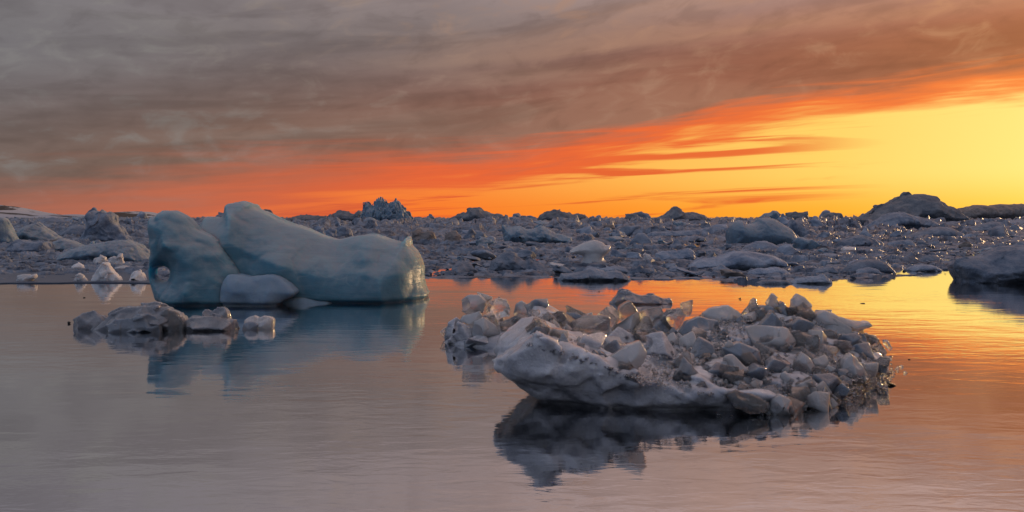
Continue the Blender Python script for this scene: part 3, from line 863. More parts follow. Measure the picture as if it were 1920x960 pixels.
berg('iceberg', 'white mushroom-shaped berg with a narrow stalk in the middle of the pack',
     [(1088, 494), (1094, 480), (1086, 478), (1070, 476), (1067, 472), (1076, 464), (1090, 457), (1104, 452), (1118, 450), (1130, 454), (1136, 460), (1144, 459), (1145, 468), (1138, 476), (1131, 482), (1134, 488), (1142, 495)],
     500, 'milky', 0.3, res=90, rough=0.02, rnd=1, Rk=0.4, gem=0.0, blocks=0.0, crease=0.02)
berg('ice_floe', 'pale humped floe with a lower tail in front of the crown-shaped berg',
     [(917, 503), (922, 490), (934, 480), (944, 473), (956, 471), (966, 474), (976, 484), (986, 489), (992, 484), (1000, 490), (1020, 496), (1044, 504)], 508, 'pack', 0.28, 'ice floe', res=100, rough=0.05)
berg('ice_floe', 'long ragged floe with a knob floating at the pack edge below the mushroom berg',
     [(1046, 522), (1052, 512), (1066, 512), (1080, 511), (1094, 508), (1104, 505), (1114, 503), (1124, 505), (1136, 509), (1150, 507), (1164, 509), (1176, 516), (1182, 523)],
     525, 'pack', 0.2, 'ice floe', res=100, rough=0.09, edge=0.04)
berg('ice_floe', 'hummocked floe with a raised left corner right of the mushroom stalk',
     [(1092, 508), (1098, 501), (1104, 499), (1114, 499), (1130, 498), (1150, 497), (1170, 500), (1182, 507)], 511, 'pack', 0.22, 'ice floe', rough=0.07, edge=0.03)
berg('ice_floe', 'small peaked floe right of the ragged edge floe',
     [(1176, 512), (1184, 504), (1194, 501), (1200, 495), (1205, 501), (1216, 504), (1230, 511)], 514, 'pack', 0.25, 'ice floe', rough=0.06)
berg('ice_boulder', 'small glowing translucent knob right of the mushroom berg',
     [(1206, 491), (1205, 481), (1211, 475), (1219, 478), (1225, 484), (1223, 493)], 495, 'milky', 0.45, 'ice boulder', res=40, rough=0.03, crease=0.02, blocks=0.06, gem=1.0, relax_n=0)
berg('iceberg', 'two-lobed smooth blue berg standing in the middle of the right field',
     [(1364, 456), (1361, 440), (1366, 424), (1376, 415), (1388, 412), (1395, 419), (1406, 420), (1416, 417), (1421, 409), (1432, 408), (1446, 409), (1458, 415), (1470, 422), (1482, 430), (1490, 442), (1500, 455)],
     460, 'pack_blue', 0.3, res=110, rough=0.03, Rk=0.6, gem=0.15, blocks=0.006, crease=0.03, rnd=1)
berg('iceberg', 'smaller grey peak leaning behind the two-lobed blue berg',
     [(1472, 440), (1478, 420), (1484, 411), (1492, 413), (1504, 420), (1514, 428), (1528, 436), (1534, 443)], 446, 'pack', 0.35, rough=0.05)
berg('ice_floe', 'long whale-backed floe with a low snout in the right middle',
     [(1290, 500), (1300, 491), (1318, 485), (1340, 482), (1356, 478), (1368, 472), (1384, 470), (1402, 471), (1424, 474), (1444, 478), (1460, 484), (1470, 490), (1470, 500)],
     504, 'pack', 0.25, 'ice floe', res=110, rough=0.05, flute=0.03, gem=0.2, blocks=0.01, crease=0.05, rnd=1)
berg('ice_floe', 'dark humped floe left behind the whale-backed floe',
     [(1226, 488), (1230, 475), (1244, 470), (1262, 471), (1276, 468), (1290, 465), (1300, 471), (1304, 482), (1300, 489)], 492, 'pack', 0.3, 'ice floe', rough=0.08, edge=0.03)
berg('ice_floe', 'smooth dark dome floe right behind the whale-backed floe',
     [(1382, 472), (1394, 464), (1406, 457), (1420, 452), (1436, 452), (1450, 457), (1462, 465), (1470, 473)], 476, 'pack', 0.3, 'ice floe', rough=0.05, gem=0.2, blocks=0.01, crease=0.05, rnd=1)
berg('ice_floe', 'rough flat floe in front of the whale-backed floe',
     [(1402, 514), (1408, 506), (1422, 502), (1440, 503), (1456, 500), (1468, 504), (1480, 512)], 516, 'pack', 0.25, 'ice floe', rough=0.1, edge=0.04)
berg('ice_floe', 'little cone-shaped floe left of the rough flat one',
     [(1328, 508), (1336, 502), (1344, 500), (1352, 495), (1360, 500), (1372, 507)], 510, 'pack', 0.3, 'ice floe', rough=0.06)
berg('ice_boulder', 'square pale block left of the two-lobed blue berg',
     [(1262, 429), (1264, 417), (1278, 415), (1292, 418), (1294, 429)], 432, 'pack_blue', 0.4, 'ice boulder', rough=0.04, rnd=0)
berg('ice_floe', 'long low bank of ice running left from the two-lobed berg',
     [(1205, 442), (1225, 434), (1260, 433), (1300, 431), (1340, 425), (1362, 424), (1372, 440)], 446, 'pack', 0.12, 'ice floe', res=110, rough=0.08, edge=0.04)
# right field
berg('iceberg', 'split-faced berg below the largest skyline mound',
     [(1620, 428), (1634, 420), (1650, 410), (1662, 402), (1674, 398), (1688, 397), (1700, 402), (1716, 406), (1736, 410), (1752, 418), (1764, 428)], 432, 'pack', 0.3, res=90, rough=0.05, flute=0.04)
berg('iceberg', 'smooth grey dome below the split-faced berg at right',
     [(1700, 445), (1714, 438), (1734, 430), (1754, 425), (1776, 425), (1790, 431), (1804, 441), (1810, 447)], 449, 'pack', 0.3, rough=0.03, flute=0.03, gem=0.2, blocks=0.01, crease=0.05, rnd=1)
berg('iceberg', 'dark wedge of ice with a sloping straight top near the right edge',
     [(1798, 432), (1816, 426), (1840, 420), (1862, 415), (1874, 417), (1880, 426), (1886, 434)], 436, 'pack', 0.3, rough=0.03, rnd=0)
berg('iceberg', 'long low grey bank behind the dark wedge at the right edge',
     [(1785, 422), (1800, 414), (1830, 412), (1860, 413), (1900, 412), (1940, 410), (1990, 416), (2020, 424)], 427, 'pack', 0.15, res=90, rough=0.05)
berg('ice_floe', 'rubble-topped floe in the right field left of the loaf-shaped one',
     [(1566, 464), (1574, 452), (1588, 446), (1602, 442), (1616, 440), (1630, 444), (1644, 452), (1650, 463)], 467, 'pack', 0.3, 'ice floe', rough=0.09, edge=0.04)
berg('ice_floe', 'loaf-shaped grey floe in the right field',
     [(1660, 463), (1666, 454), (1680, 451), (1694, 450), (1706, 450), (1714, 456), (1716, 464)], 467, 'pack', 0.25, 'ice floe', rough=0.04, gem=0.2, blocks=0.01, crease=0.05, rnd=1)
berg('ice_floe', 'low gentle dome left of the loaf in the right field',
     [(1504, 488), (1520, 482), (1538, 477), (1556, 474), (1574, 477), (1592, 487)], 490, 'pack', 0.3, 'ice floe', rough=0.04, gem=0.2, blocks=0.01, crease=0.05, rnd=1)
berg('ice_floe', 'large smooth loaf of ice near the right pack edge',
     [(1580, 508), (1592, 496), (1606, 489), (1626, 486), (1646, 487), (1660, 493), (1668, 500), (1676, 508)], 512, 'pack', 0.28, 'ice floe', rough=0.03, gem=0.2, blocks=0.01, crease=0.05, rnd=1)
berg('ice_floe', 'thin lens of ice in front of the large smooth loaf',
     [(1600, 513), (1612, 504), (1630, 501), (1644, 504), (1652, 512)], 515, 'pack', 0.3, 'ice floe', rough=0.03)
berg('ice_floe', 'snowy rough floe left of the thin lens at the right pack edge',
     [(1520, 509), (1530, 503), (1546, 501), (1560, 500), (1570, 508)], 512, 'pack', 0.3, 'ice floe', rough=0.1, edge=0.04)
berg('ice_floe', 'ragged dark floe with a spiky tip at the pack edge beyond the rubble floe',
     [(1480, 528), (1496, 521), (1516, 518), (1534, 518), (1542, 513), (1550, 519), (1558, 526)], 530.5, 'pack', 0.22, 'ice floe', rough=0.12, edge=0.05)
berg('ice_floe', 'thin dark raft at the pack edge left of the ragged spiky floe',
     [(1418, 530), (1430, 525), (1450, 524), (1470, 525), (1484, 530)], 532, 'pack', 0.2, 'ice floe', rough=0.12, edge=0.06)
berg('ice_floe', 'long flat floe between the open lane and the right-hand berg',
     [(1702, 505), (1712, 498), (1730, 496), (1748, 497), (1762, 504)], 508, 'pack', 0.3, 'ice floe', rough=0.06)
berg('ice_floe', 'snowy lump with a soft crest right of the low dome in the right field',
     [(1722, 490), (1732, 481), (1744, 478), (1758, 481), (1770, 490)], 493, 'pack', 0.35, 'ice floe', rough=0.07)
rb = berg('iceberg', 'big grey berg cut off by the right picture edge with a dark reflection',
     [(1800, 524), (1794, 512), (1789, 498), (1797, 488), (1815, 483), (1838, 479), (1858, 469), (1882, 462), (1905, 459), (1930, 455), (1975, 452), (2030, 462), (2070, 480), (2090, 505), (2092, 524)],
     527, 'pack', 0.25, res=120, rough=0.04, Rk=0.55, dents=0.03)

# ------------------------------------------------------------------ countless smaller pieces of the pack
LOW = [chunk_solid(7, 200 + i, planes=10, k=0.04, rough=0.12, flat=random.choice((0.5, 0.7, 0.9)), rl=0.1) for i in range(8)]
PACK_V = []
for i in range(12):
    v, q = chunk_solid(24, 300 + i, planes=random.choice((10, 12, 15)), k=0.02, rough=random.choice((0.10, 0.16, 0.24)), rscale=3.6, flat=random.choice((0.6, 0.8, 1.0)), rl=0.05, scoops=random.choice((1, 2, 3)))
    PACK_V.append(mesh_from('pack_chunk', v, q, MAT['pack']))

def clashes(px, py, D, pad=4):
    for x0, y0, x1, y1, bd in BOXES:
        if x0 - pad < px < x1 + pad and y0 - pad < py < y1 + pad * 0.5 and D < bd + 1.0:
            return True
    return False
BIG = (262, 380, 806, 576)

NICK = [('twin-peaked', 'the twin-peaked berg'), ('low dark hump', 'the low dark skyline hump'), ('long flat dark', 'the flat dark skyline ridge'), ('jagged stepped', 'the jagged stepped skyline mound'),
        ('knobbly dark mound', 'the knobbly skyline mound'), ('cap-shaped', 'the small cap-shaped mound'), ('conical mound', 'the pointed conical mound'), ('raised right corner', 'the flat-topped skyline block'),
        ('small flat dark', 'the small flat skyline block'), ('largest dark lumpy', 'the largest skyline mound'), ('knobbly dark ridge', 'the knobbly right-hand ridge'), ('pale blue cone', 'the pale blue cone'),
        ('knob-headed tower of', 'the knob-headed tower'), ('broad sloping', 'the broad sloping dome'), ('rounded hummock', 'the rounded hummock'), ('flat lumpy', 'the flat lumpy floe'),
        ('long sloping bright', 'the long sloping blue floe'), ('bluish hump', 'the bluish hump'), ('brown blocky', 'the blocky brown boulders'), ('brown rounded', 'the round brown boulder'),
        ('crown-shaped blue', 'the crown-shaped berg'), ('mushroom-shaped berg with', 'the mushroom berg'), ('pale humped', 'the pale humped floe'), ('long ragged', 'the ragged edge floe'),
        ('raised left corner', 'the hummocked floe'), ('small peaked', 'the small peaked floe'), ('two-lobed smooth', 'the two-lobed blue berg'), ('smaller grey peak', 'the leaning grey peak'),
        ('long whale', 'the whale-backed floe'), ('dark humped floe', 'the dark humped floe'), ('smooth dark dome', 'the smooth dark dome floe'), ('rough flat', 'the rough flat floe'),
        ('little cone', 'the little cone floe'), ('square pale', 'the square pale block'), ('long low bank', 'the long low bank'), ('split-faced berg below', 'the split-faced berg'),
        ('smooth grey dome', 'the smooth grey dome'), ('dark wedge', 'the dark wedge'), ('rubble-topped', 'the rubble-topped floe'), ('loaf-shaped', 'the loaf-shaped floe'),
        ('low gentle', 'the low gentle dome'), ('large smooth loaf of', 'the large smooth loaf'), ('snowy lump', 'the snowy lump'), ('big grey berg', 'the cut-off right-hand berg'), ('ragged dark floe', 'the ragged spiky floe')]
LAND = [(cx, by, nk) for cx, by, lb in MARKS for key, nk in NICK if lb.startswith(key) or (key in lb[:42])]
USED = set()
def chunk_label(px, py, spx, asp, hue):
    dx = np.array([l[0] - px for l in LAND]); dy = np.array([(l[1] - py) * 4 for l in LAND])
    size = 'large' if spx > 25 else ('medium' if spx > 17 else 'small')
    form = 'flat' if asp < 0.42 else ('squat' if asp < 0.62 else 'tall')
    first = None
    for i in np.argsort(dx * dx + dy * dy)[:4]:
        if abs(dx[i]) > abs(dy[i]) * 0.8:
            rel = ('close ' if abs(dx[i]) < 60 else 'further ') + ('right of' if dx[i] < 0 else 'left of')
        else:
            rel = 'in front of' if dy[i] < 0 else 'behind'
        lab = f'{size} {form} {hue} ice chunk {rel} {LAND[i][2]}'
        first = first or lab
        if lab not in USED:
            USED.add(lab)
            return lab
    return first
count, tries = 0, 0
r = np.random.default_rng(5)
while count < 290 and tries < 6000:
    tries += 1
    px = r.uniform(-60, 1990)
    py = 416 + (522 - 416) * r.random() ** 0.85 if count > 45 else r.uniform(411.5, 417)
    if py > np.interp(px, EDGE[:, 0], EDGE[:, 1]) - 7 or (px < 285 and py > 492):
        continue
    D = dist(py)
    if clashes(px, py - 6, D) or (BIG[0] < px < BIG[2] and py > 432):
        continue
    spx = r.uniform(13, 31) * (0.9 + 0.25 * (py - 416) / 106) * (1.6 if r.random() < 0.12 else 1)
    s = spx / F * D
    aspect = r.uniform(0.34, 0.85) * (1 if py < 480 else 0.7)
    u = r.random()
    mat = 'pack' if u < 0.62 else ('pack_blue' if u < 0.80 + (0.12 if px < 300 else 0) else ('milky' if u > 0.965 and py > 455 else ('pack' if u < 0.93 else 'pack_brown')))
    o = link('ice_chunk', PACK_V[r.integers(12)], mat=mat, loc=((px - 960) / F * D, D, 0.22 * s * aspect + 0.04 + 0.15 * min(1, max(0, (D - 26) / 120))))
    o.scale = (s * 1.2, s * r.uniform(0.8, 1.2), s * aspect * 1.3)
    o.rotation_euler = (r.uniform(-.25, .25), r.uniform(-.25, .25), r.uniform(0, 6.28))
    hue = {'pack': 'grey', 'pack_blue': 'bluish', 'milky': 'whitish', 'pack_brown': 'brownish'}[mat]
    tag(o, chunk_label(px, py, spx, aspect, hue), 'ice chunk', 'loose chunks of the pack ice')
    count += 1

def scatter_mesh(name, items, mat):
    """items: list of (variant, loc, scale3, rotz) joined into one mesh"""
    vs, qs, base = [], [], 0
    for k, loc, sc, rz in items:
        v, q = LOW[k]
        c, s_ = math.cos(rz), math.sin(rz)
        w = v * np.asarray(sc)
        w = np.stack([w[:, 0] * c - w[:, 1] * s_, w[:, 0] * s_ + w[:, 1] * c, w[:, 2]], 1) + np.asarray(loc)
        vs.append(w); qs.append(q + base); base += len(v)
    return mesh_from(name, np.concatenate(vs), np.concatenate(qs), mat)

items = []
for _ in range(6500):
    px = r.uniform(-250, 2170)
    py = 409 + (531 - 409) * r.random()
    if py > np.interp(px, EDGE[:, 0], EDGE[:, 1]) - r.uniform(0, 4) or (px < 285 and 505 < py and r.random() < 0.80):
        continue
    D = dist(py)
    if clashes(px, py, D, 0) and r.random() < 0.75:
        continue
    spx = r.uniform(2.5, 7) + 9 * r.random() ** 4
    s = spx / F * D * (1.0 if py > 430 else 0.8)
    asp = r.uniform(0.25, 0.8)
    items.append((r.integers(8), ((px - 960) / F * D, D, 0.06 * s * asp + (0.02 if py > 500 else 0.1)), (s * 1.2, s, s * asp), r.uniform(0, 6.28)))
tag(link('small_brash_ice', scatter_mesh('small_brash_ice', items, MAT['brash'])), 'small broken bits of ice strewn all over the pack', 'brash ice', kind='stuff')

# ------------------------------------------------------------------ the big blue berg
def part_outline(name, pts, D, root, mat, tf, tb, R, h, holes=(), label=None, **kw):
    ox, oy, _ = root.location
    poly = [((p[0] - 960) / F * D - ox, CAMH - (p[1] - HY) / F * D) for p in pts]
    hl = [[((p[0] - 960) / F * D - ox, CAMH - (p[1] - HY) / F * D) for p in g_] for g_ in holes]
    v, q = solid_outline(poly, tf, tb, R, h, holes=hl, **kw)
    o = link(name, mesh_from(name, v, q, MAT[mat]), root, (0, D - oy, 0))
    if label:
        o['label'] = label
    return o

big = thing('iceberg', 'large saddle-backed dark blue iceberg with a capped peak left of centre', 'iceberg', (-5.3, 19.2, 0))
TOWER = [(292, 665), (285, 568), (277, 545), (271, 528), (269, 512), (272, 498), (270, 486), (273, 476), (266, 463), (268, 448), (264, 432), (261, 412), (266, 405), (272, 409), (279, 396),
         (290, 393), (302, 391), (318, 398), (334, 408), (346, 420), (356, 431), (372, 437), (392, 448), (408, 466), (424, 490), (440, 510), (452, 530), (470, 560), (480, 665)]
HOLE = [(276, 521), (275, 508), (281, 502), (296, 501), (308, 505), (311, 512), (308, 524), (297, 530), (283, 528)]
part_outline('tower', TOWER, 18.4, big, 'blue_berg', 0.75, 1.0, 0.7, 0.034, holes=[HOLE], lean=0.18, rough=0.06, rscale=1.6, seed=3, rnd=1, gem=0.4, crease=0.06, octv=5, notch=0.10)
BODY = [(320, 665), (330, 500), (345, 440), (366, 418), (372, 405), (378, 406), (392, 407), (407, 406), (409, 394), (410, 384), (418, 379), (436, 378), (450, 379), (458, 383), (460, 389), (482, 397), (503, 408), (524, 417), (554, 425), (587, 437), (606, 445), (627, 449), (651, 443), (672, 441),
        (693, 440), (708, 443), (723, 449), (738, 453), (747, 455), (753, 448), (759, 441), (764, 450), (765, 462), (774, 470), (782, 482), (788, 494), (792, 506), (791, 524), (796, 543), (804, 556), (806, 665)]
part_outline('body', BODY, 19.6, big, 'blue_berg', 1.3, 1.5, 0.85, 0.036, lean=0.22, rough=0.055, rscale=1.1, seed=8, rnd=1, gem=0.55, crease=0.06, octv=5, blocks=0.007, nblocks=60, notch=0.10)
LEDGE = [(404, 640), (401, 560), (401, 540), (406, 524), (414, 516), (430, 517), (452, 522), (472, 519), (496, 517), (510, 521), (526, 532), (540, 544), (546, 552), (538, 562), (520, 568), (505, 640)]
part_outline('front_ledge', LEDGE, 17.75, big, 'pale_ledge', 0.30, 1.2, 0.35, 0.03, rough=0.04, rscale=2.0, seed=14, lean=0.35, gem=0.5, crease=0.03, notch=0.08, label='paler rounded ledge at the waterline')
APRON = [(490, 640), (500, 560), (520, 548), (545, 545), (570, 551), (592, 556), (612, 564), (630, 640)]
part_outline('apron', APRON, 17.9, big, 'pale_ledge', 0.25, 1.2, 0.5, 0.03, rough=0.05, rscale=2.5, seed=15, lean=0.8)

# ------------------------------------------------------------------ foreground rubble floe
CH_V = []
for i in range(18):
    v, q = chunk_solid(30, 500 + i, planes=random.choice((8, 9, 11)), k=random.choice((0.008, 0.012, 0.02)), rough=random.choice((0.02, 0.035, 0.06)), rscale=2.4, rl=0.12, scoops=random.choice((0, 1, 2, 3)))
    CH_V.append(mesh_from('floe_chunk', v, q, MAT['frosted']))

PLAN = [(-0.16, 8.62), (-0.08, 8.36), (0.25, 8.20), (0.9, 8.14), (1.6, 8.10), (2.3, 8.08), (2.75, 8.12), (3.25, 8.38), (3.8, 8.9), (4.4, 9.6), (4.95, 10.4), (5.15, 11.0), (4.95, 11.7), (4.2, 12.3),
        (3.0, 12.4), (1.6, 12.1), (0.8, 11.4), (0.3, 10.6), (-0.02, 9.9), (-0.16, 9.2)]
PLANr = rounded(PLAN, 2)
HFpx = [930, 970, 1000, 1080, 1130, 1230, 1400, 1480, 1700]; HFv = [0.44, 0.62, 0.72, 0.62, 0.52, 0.35, 0.17, 0.04, 0.0]
HRpx = [930, 1000, 1060, 1150, 1250, 1340, 1500, 1560, 1630, 1690]; HRv = [0.55, 0.84, 0.68, 0.52, 0.52, 0.66, 0.70, 0.56, 0.34, 0.04]
def floe_height(X, Y):
    px = X / Y * F + 960
    hf, hr = np.interp(px, HFpx, HFv), np.interp(px, HRpx, HRv)
    t = np.clip((Y - 8.1) / 2.4, 0, 1)
    up = hf + (hr - hf) * t ** 0.8
    back = np.clip((Y - 10.7) / 1.6, 0, 1)
    return up * (1 - back * back) - 0.03

floe = thing('rubble_floe', 'foreground ice floe heaped with broken glassy chunks and an overhanging left lip', 'ice floe', (2.4, 10.0, 0))
def build_slab():
    h = 0.03
    X, Y, Z = np.meshgrid(np.arange(-0.7, 5.6, h), np.arange(7.6, 12.8, h), np.arange(-0.2, 0.95, h), indexing='ij', sparse=True)
    x2, y2 = X[:, :, 0] + 0 * Y[:, :, 0], Y[:, :, 0] + 0 * X[:, :, 0]
    d = sdf_poly(x2, y2, PLANr) + 0.05 * fbm(x2 * 1.6, y2 * 1.6, 0 * x2, 3)
    w = 0.24 + 0.76 * np.clip(1 - (x2 + 0.1) / 1.1, 0, 1)
    H = floe_height(x2, y2) - 0.06 * np.clip((y2 - 8.6) / 0.4, 0, 1) * np.clip((x2 - 0.5) / 0.4, 0, 1) + 0.07 * fbm(x2 * 1.5 + 5, y2 * 1.5, 0 * x2, 3)
    inset = 0.62 * w[..., None] * np.clip(1 - Z / 0.40, 0, 1.3) ** 1.3 + 0.08 * np.exp(-(np.maximum(Z, 0) / 0.045) ** 2)
    f = np.maximum(d[..., None] + inset, (Z - H[..., None]) * 0.8)
    k = 0.06                                                  # soften the upper rim
    a, b = d[..., None] + inset, (Z - H[..., None]) * 0.8
    hh = np.clip(0.5 + 0.5 * (a - b) / k, 0, 1)
    f = b + (a - b) * hh + k * hh * (1 - hh)
    f = f + 0.07 * fbm(X * 2.6, Y * 2.6, Z * 3.6, 4) + 0.035 * fbm(X * 8, Y * 8, Z * 11 + 3, 3) - 0.05 * np.abs(fbm(X * 3.3 + 4, Y * 3.3, Z * 6, 3))
    near = np.abs(f) < 0.16                                   # broken, angular faces
    I = np.nonzero(near)
    xm, ym, zm = X[I[0], 0, 0], Y[0, I[1], 0], Z[0, 0, I[2]]
    rr = np.random.default_rng(3)
    nb = 420
    pts = np.stack([rr.uniform(-.5, 5.3, nb), rr.uniform(7.9, 12.4, nb), rr.uniform(0, .8, nb)], 1).astype(np.float32)
    ci = cells(xm + 0.05 * fbm(xm * 5, ym * 5, zm * 5, 2), ym, zm * 1.3, pts)
    pc, tl, of = pts[ci], rr.normal(size=(nb, 3)), rr.uniform(-1, 1, nb)
    f[near] += 0.03 * np.clip(of[ci] + 2.4 * ((xm - pc[:, 0]) * tl[ci, 0] + (ym - pc[:, 1]) * tl[ci, 1] + (zm - pc[:, 2]) * tl[ci, 2]), -1.8, 1.8)
    f = np.maximum(f, -0.14 - Z)
    v, q = main_piece(*surface_nets(f, (-0.7, 7.6, -0.2), h))
    v = relax(v, q, 1, 0.15) - np.asarray(floe.location)
    link('slab', mesh_from('slab', v, q, MAT['slab']), floe)
build_slab()

def in_plan(x, y):
    return float(sdf_poly(np.array([x]), np.array([y]), PLANr)[0])
def floe_hit(px, py):
    D = np.arange(7.9, 12.4, 0.02)
    x = (px - 960) / F * D; z = CAMH - (py - HY) / F * D
    ok = (sdf_poly(x, D, PLANr) < 0.02) & (z <= floe_height(x, D))
    return float(D[ok][0]) if ok.any() else None

def add_chunk(root, px, py, w, hgt, D=None, mat='frosted', yaw=None, r=r):
    D = D or floe_hit(px, py) or 10.9
    s = D / F
    o = link('ice_chunk', CH_V[r.integers(18)], root, mat=mat)
    x, y, z = P(px, py, D)
    o.location = Vector((x, y, z)) - root.location
    o.scale = (w * s, 0.5 * (w + hgt) * s, hgt * s * 1.05)
    o.rotation_euler = (r.uniform(-.5, .5), r.uniform(-.4, .4), r.uniform(0, 6.28) if yaw is None else yaw)
    return o
def add_shaped(root, pts, D=None, mat='frosted', tk=0.45, dy=0.0, seed=1, Rk=0.40, rough=0.025):
    pts = np.asarray(pts, float)
    cx, cy = pts.mean(0)
    D = (D or floe_hit(cx, cy) or 10.6) + dy
    s = D / F
    wid = (pts[:, 0].max() - pts[:, 0].min()) * s; hgt = (pts[:, 1].max() - pts[:, 1].min()) * s
    poly = [((p[0] - cx) * s, -(p[1] - cy) * s) for p in pts]
    m = min(wid, hgt)
    v, q = solid_outline(poly, m * tk, m * tk * 1.2, m * Rk, max(wid, hgt) / 38, rough=m * rough, rscale=3.0 / m * .5, seed=seed, rnd=0, octv=3, gem=1.0, blocks=m * 0.025, nblocks=12, scoops=2, relax_n=0)
    o = link('ice_chunk', mesh_from('ice_chunk', v, q, MAT[mat]), root)
    o.location = Vector(P(cx, cy, D)) - root.location
    return o

SHAPED = [
    ([(1126, 708), (1132, 674), (1162, 652), (1200, 637), (1212, 660), (1206, 676), (1188, 698), (1176, 718), (1140, 722)], 8.42, 'frosted', .4),
    ([(1396, 613), (1420, 608), (1474, 612), (1492, 640), (1481, 656), (1460, 668), (1426, 662), (1412, 650)], None, 'frosted', .5),
    ([(1316, 588), (1332, 576), (1365, 572), (1385, 584), (1398, 600), (1386, 618), (1352, 626), (1330, 618)], None, 'frosted', .5),
    ([(1268, 630), (1285, 602), (1310, 592), (1346, 600), (1352, 628), (1330, 642)], None, 'dark_clear', .5),
    ([(1480, 592), (1484, 562), (1494, 550), (1506, 556), (1521, 572), (1519, 590), (1500, 598)], 10.9, 'frosted', .45),
    ([(1518, 594), (1545, 580), (1570, 592), (1600, 600), (1628, 603), (1633, 611), (1600, 623), (1550, 624), (1525, 612)], 10.7, 'frosted', .6),
    ([(1334, 676), (1355, 670), (1381, 670), (1389, 688), (1366, 707), (1350, 697)], None, 'frosted', .45),
    ([(1360, 740), (1380, 731), (1410, 739), (1443, 755), (1437, 774), (1405, 776), (1375, 764)], None, 'glassy', .5),
    ([(1440, 766), (1445, 746), (1461, 739), (1480, 747), (1489, 770), (1480, 782), (1445, 780)], 8.15, 'frosted', .5),
    ([(1263, 682), (1272, 664), (1298, 661), (1303, 672), (1295, 696), (1280, 704)], None, 'frosted', .45),
    ([(1486, 690), (1504, 659), (1515, 667), (1540, 706), (1530, 713), (1500, 706)], None, 'frosted', .45),
    ([(1568, 702), (1580, 672), (1592, 663), (1605, 671), (1627, 706), (1615, 720), (1575, 718)], None, 'frosted', .45),
    ([(1238, 598), (1250, 580), (1275, 577), (1286, 592), (1272, 616), (1257, 622)], None, 'glassy', .45),
    ([(1580, 636), (1600, 622), (1622, 625), (1626, 652), (1600, 656)], None, 'dark_clear', .5),
    ([(1620, 625), (1640, 629), (1662, 660), (1650, 680), (1632, 666)], None, 'glassy', .45),
    ([(1655, 636), (1664, 638), (1674, 652), (1668, 658), (1656, 646)], 10.7, 'glassy', .3),
    ([(1350, 650), (1385, 640), (1420, 655), (1430, 690), (1400, 700), (1370, 685)], None, 'dark_clear', .5),
    ([(1020, 628), (1008, 608), (1000, 598), (1016, 603), (1040, 618), (1066, 640), (1050, 652)], 8.9, 'glassy', .5),
]
for i, (pts, D, m, tk) in enumerate(SHAPED):
    add_shaped(floe, pts, D, m, tk, seed=60 + i)
HAND = [(1449, 569, 20, 24, 'frosted'), (1512, 642, 48, 38, 'glassy'), (1538, 682, 27, 34, 'frosted'), (1628, 694, 28, 30, 'frosted'), (1296, 645, 36, 40, 'frosted'),
        (1262, 642, 34, 32, 'frosted'), (1530, 755, 38, 34, 'frosted'), (1558, 758, 23, 24, 'frosted'), (1496, 744, 32, 48, 'glassy'), (1473, 713, 24, 26, 'frosted'),
        (1285, 580, 28, 24, 'glassy'), (1575, 652, 32, 20, 'glassy'), (1434, 588, 48, 38, 'dark_clear'), (1500, 616, 50, 32, 'dark_clear'), (1558, 634, 20, 26, 'glassy'),
        (1318, 724, 20, 18, 'glassy'), (1077, 594, 36, 28, 'glassy'), (1143, 600, 48, 36, 'glassy'), (1175, 590, 40, 40, 'glassy'), (1172, 616, 50, 32, 'frosted'),
        (1107, 620, 70, 44, 'glassy'), (1236, 636, 40, 34, 'glassy'), (1198, 640, 36, 32, 'glassy'), (1214, 598, 38, 32, 'glassy'), (1060, 608, 40, 32, 'glassy'),
        (1412, 578, 22, 22, 'glassy'), (1468, 585, 40, 34, 'dark_clear'), (1370, 712, 40, 30, 'glassy'), (1420, 700, 50, 34, 'dark_clear'), (1450, 690, 50, 40, 'dark_clear'),
        (1555, 720, 44, 30, 'dark_clear'), (1510, 725, 40, 30, 'glassy'), (1580, 735, 30, 22, 'dark_clear'), (1650, 690, 24, 16, 'dark_clear'), (1662, 676, 20, 12, 'dark_clear'),
        (1560, 600, 20, 16, 'glassy'), (1535, 640, 34, 30, 'frosted'), (1545, 660, 36, 28, 'glassy'), (1610, 660, 40, 24, 'dark_clear'), (1235, 660, 50, 40, 'slab'),
        (1320, 660, 46, 36, 'dark_clear'), (1340, 690, 34, 26, 'slab'), (1160, 640, 50, 34, 'slab'), (1100, 650, 60, 40, 'slab'), (1030, 600, 34, 26, 'glassy')]
for px, py, w, hg, m in HAND:
    add_chunk(floe, px, py, w * 1.15, hg * 1.15, mat=m)
n = 0
while n < 198:                                                  # the rest of the heap
    px, py = r.uniform(990, 1672), r.uniform(572, 772)
    D = floe_hit(px, py)
    if D is None:
        continue
    face = np.interp(px, [1000, 1130, 1230, 1400, 1450], [636, 684, 712, 740, 790])
    if py > face:
        continue
    w = r.uniform(10, 20) if r.random() < .78 else r.uniform(26, 46)
    add_chunk(floe, px, py, w, w * r.uniform(.7, 1.2), D, str(r.choice(['frosted', 'frosted', 'glassy', 'glassy', 'glassy', 'dark_clear'])))
    n += 1
n = 0
while n < 36:                                                   # hidden side, seen from a step to the side
    x, y = r.uniform(0.4, 5.0), r.uniform(10.6, 12.2)
    if in_plan(x, y) > -0.05:
        continue
    o = link('ice_chunk', CH_V[r.integers(18)], floe, mat=str(r.choice(['frosted', 'glassy', 'dark_clear'])))
    s = r.uniform(.14, .32)
    o.location = Vector((x, y, float(floe_height(np.array([x]), np.array([y]))[0]) + 0.02)) - floe.location
    o.scale = (s, s, s * r.uniform(.7, 1.1))
    o.rotation_euler = (r.uniform(-.5, .5), r.uniform(-.4, .4), r.uniform(0, 6.28))
    n += 1

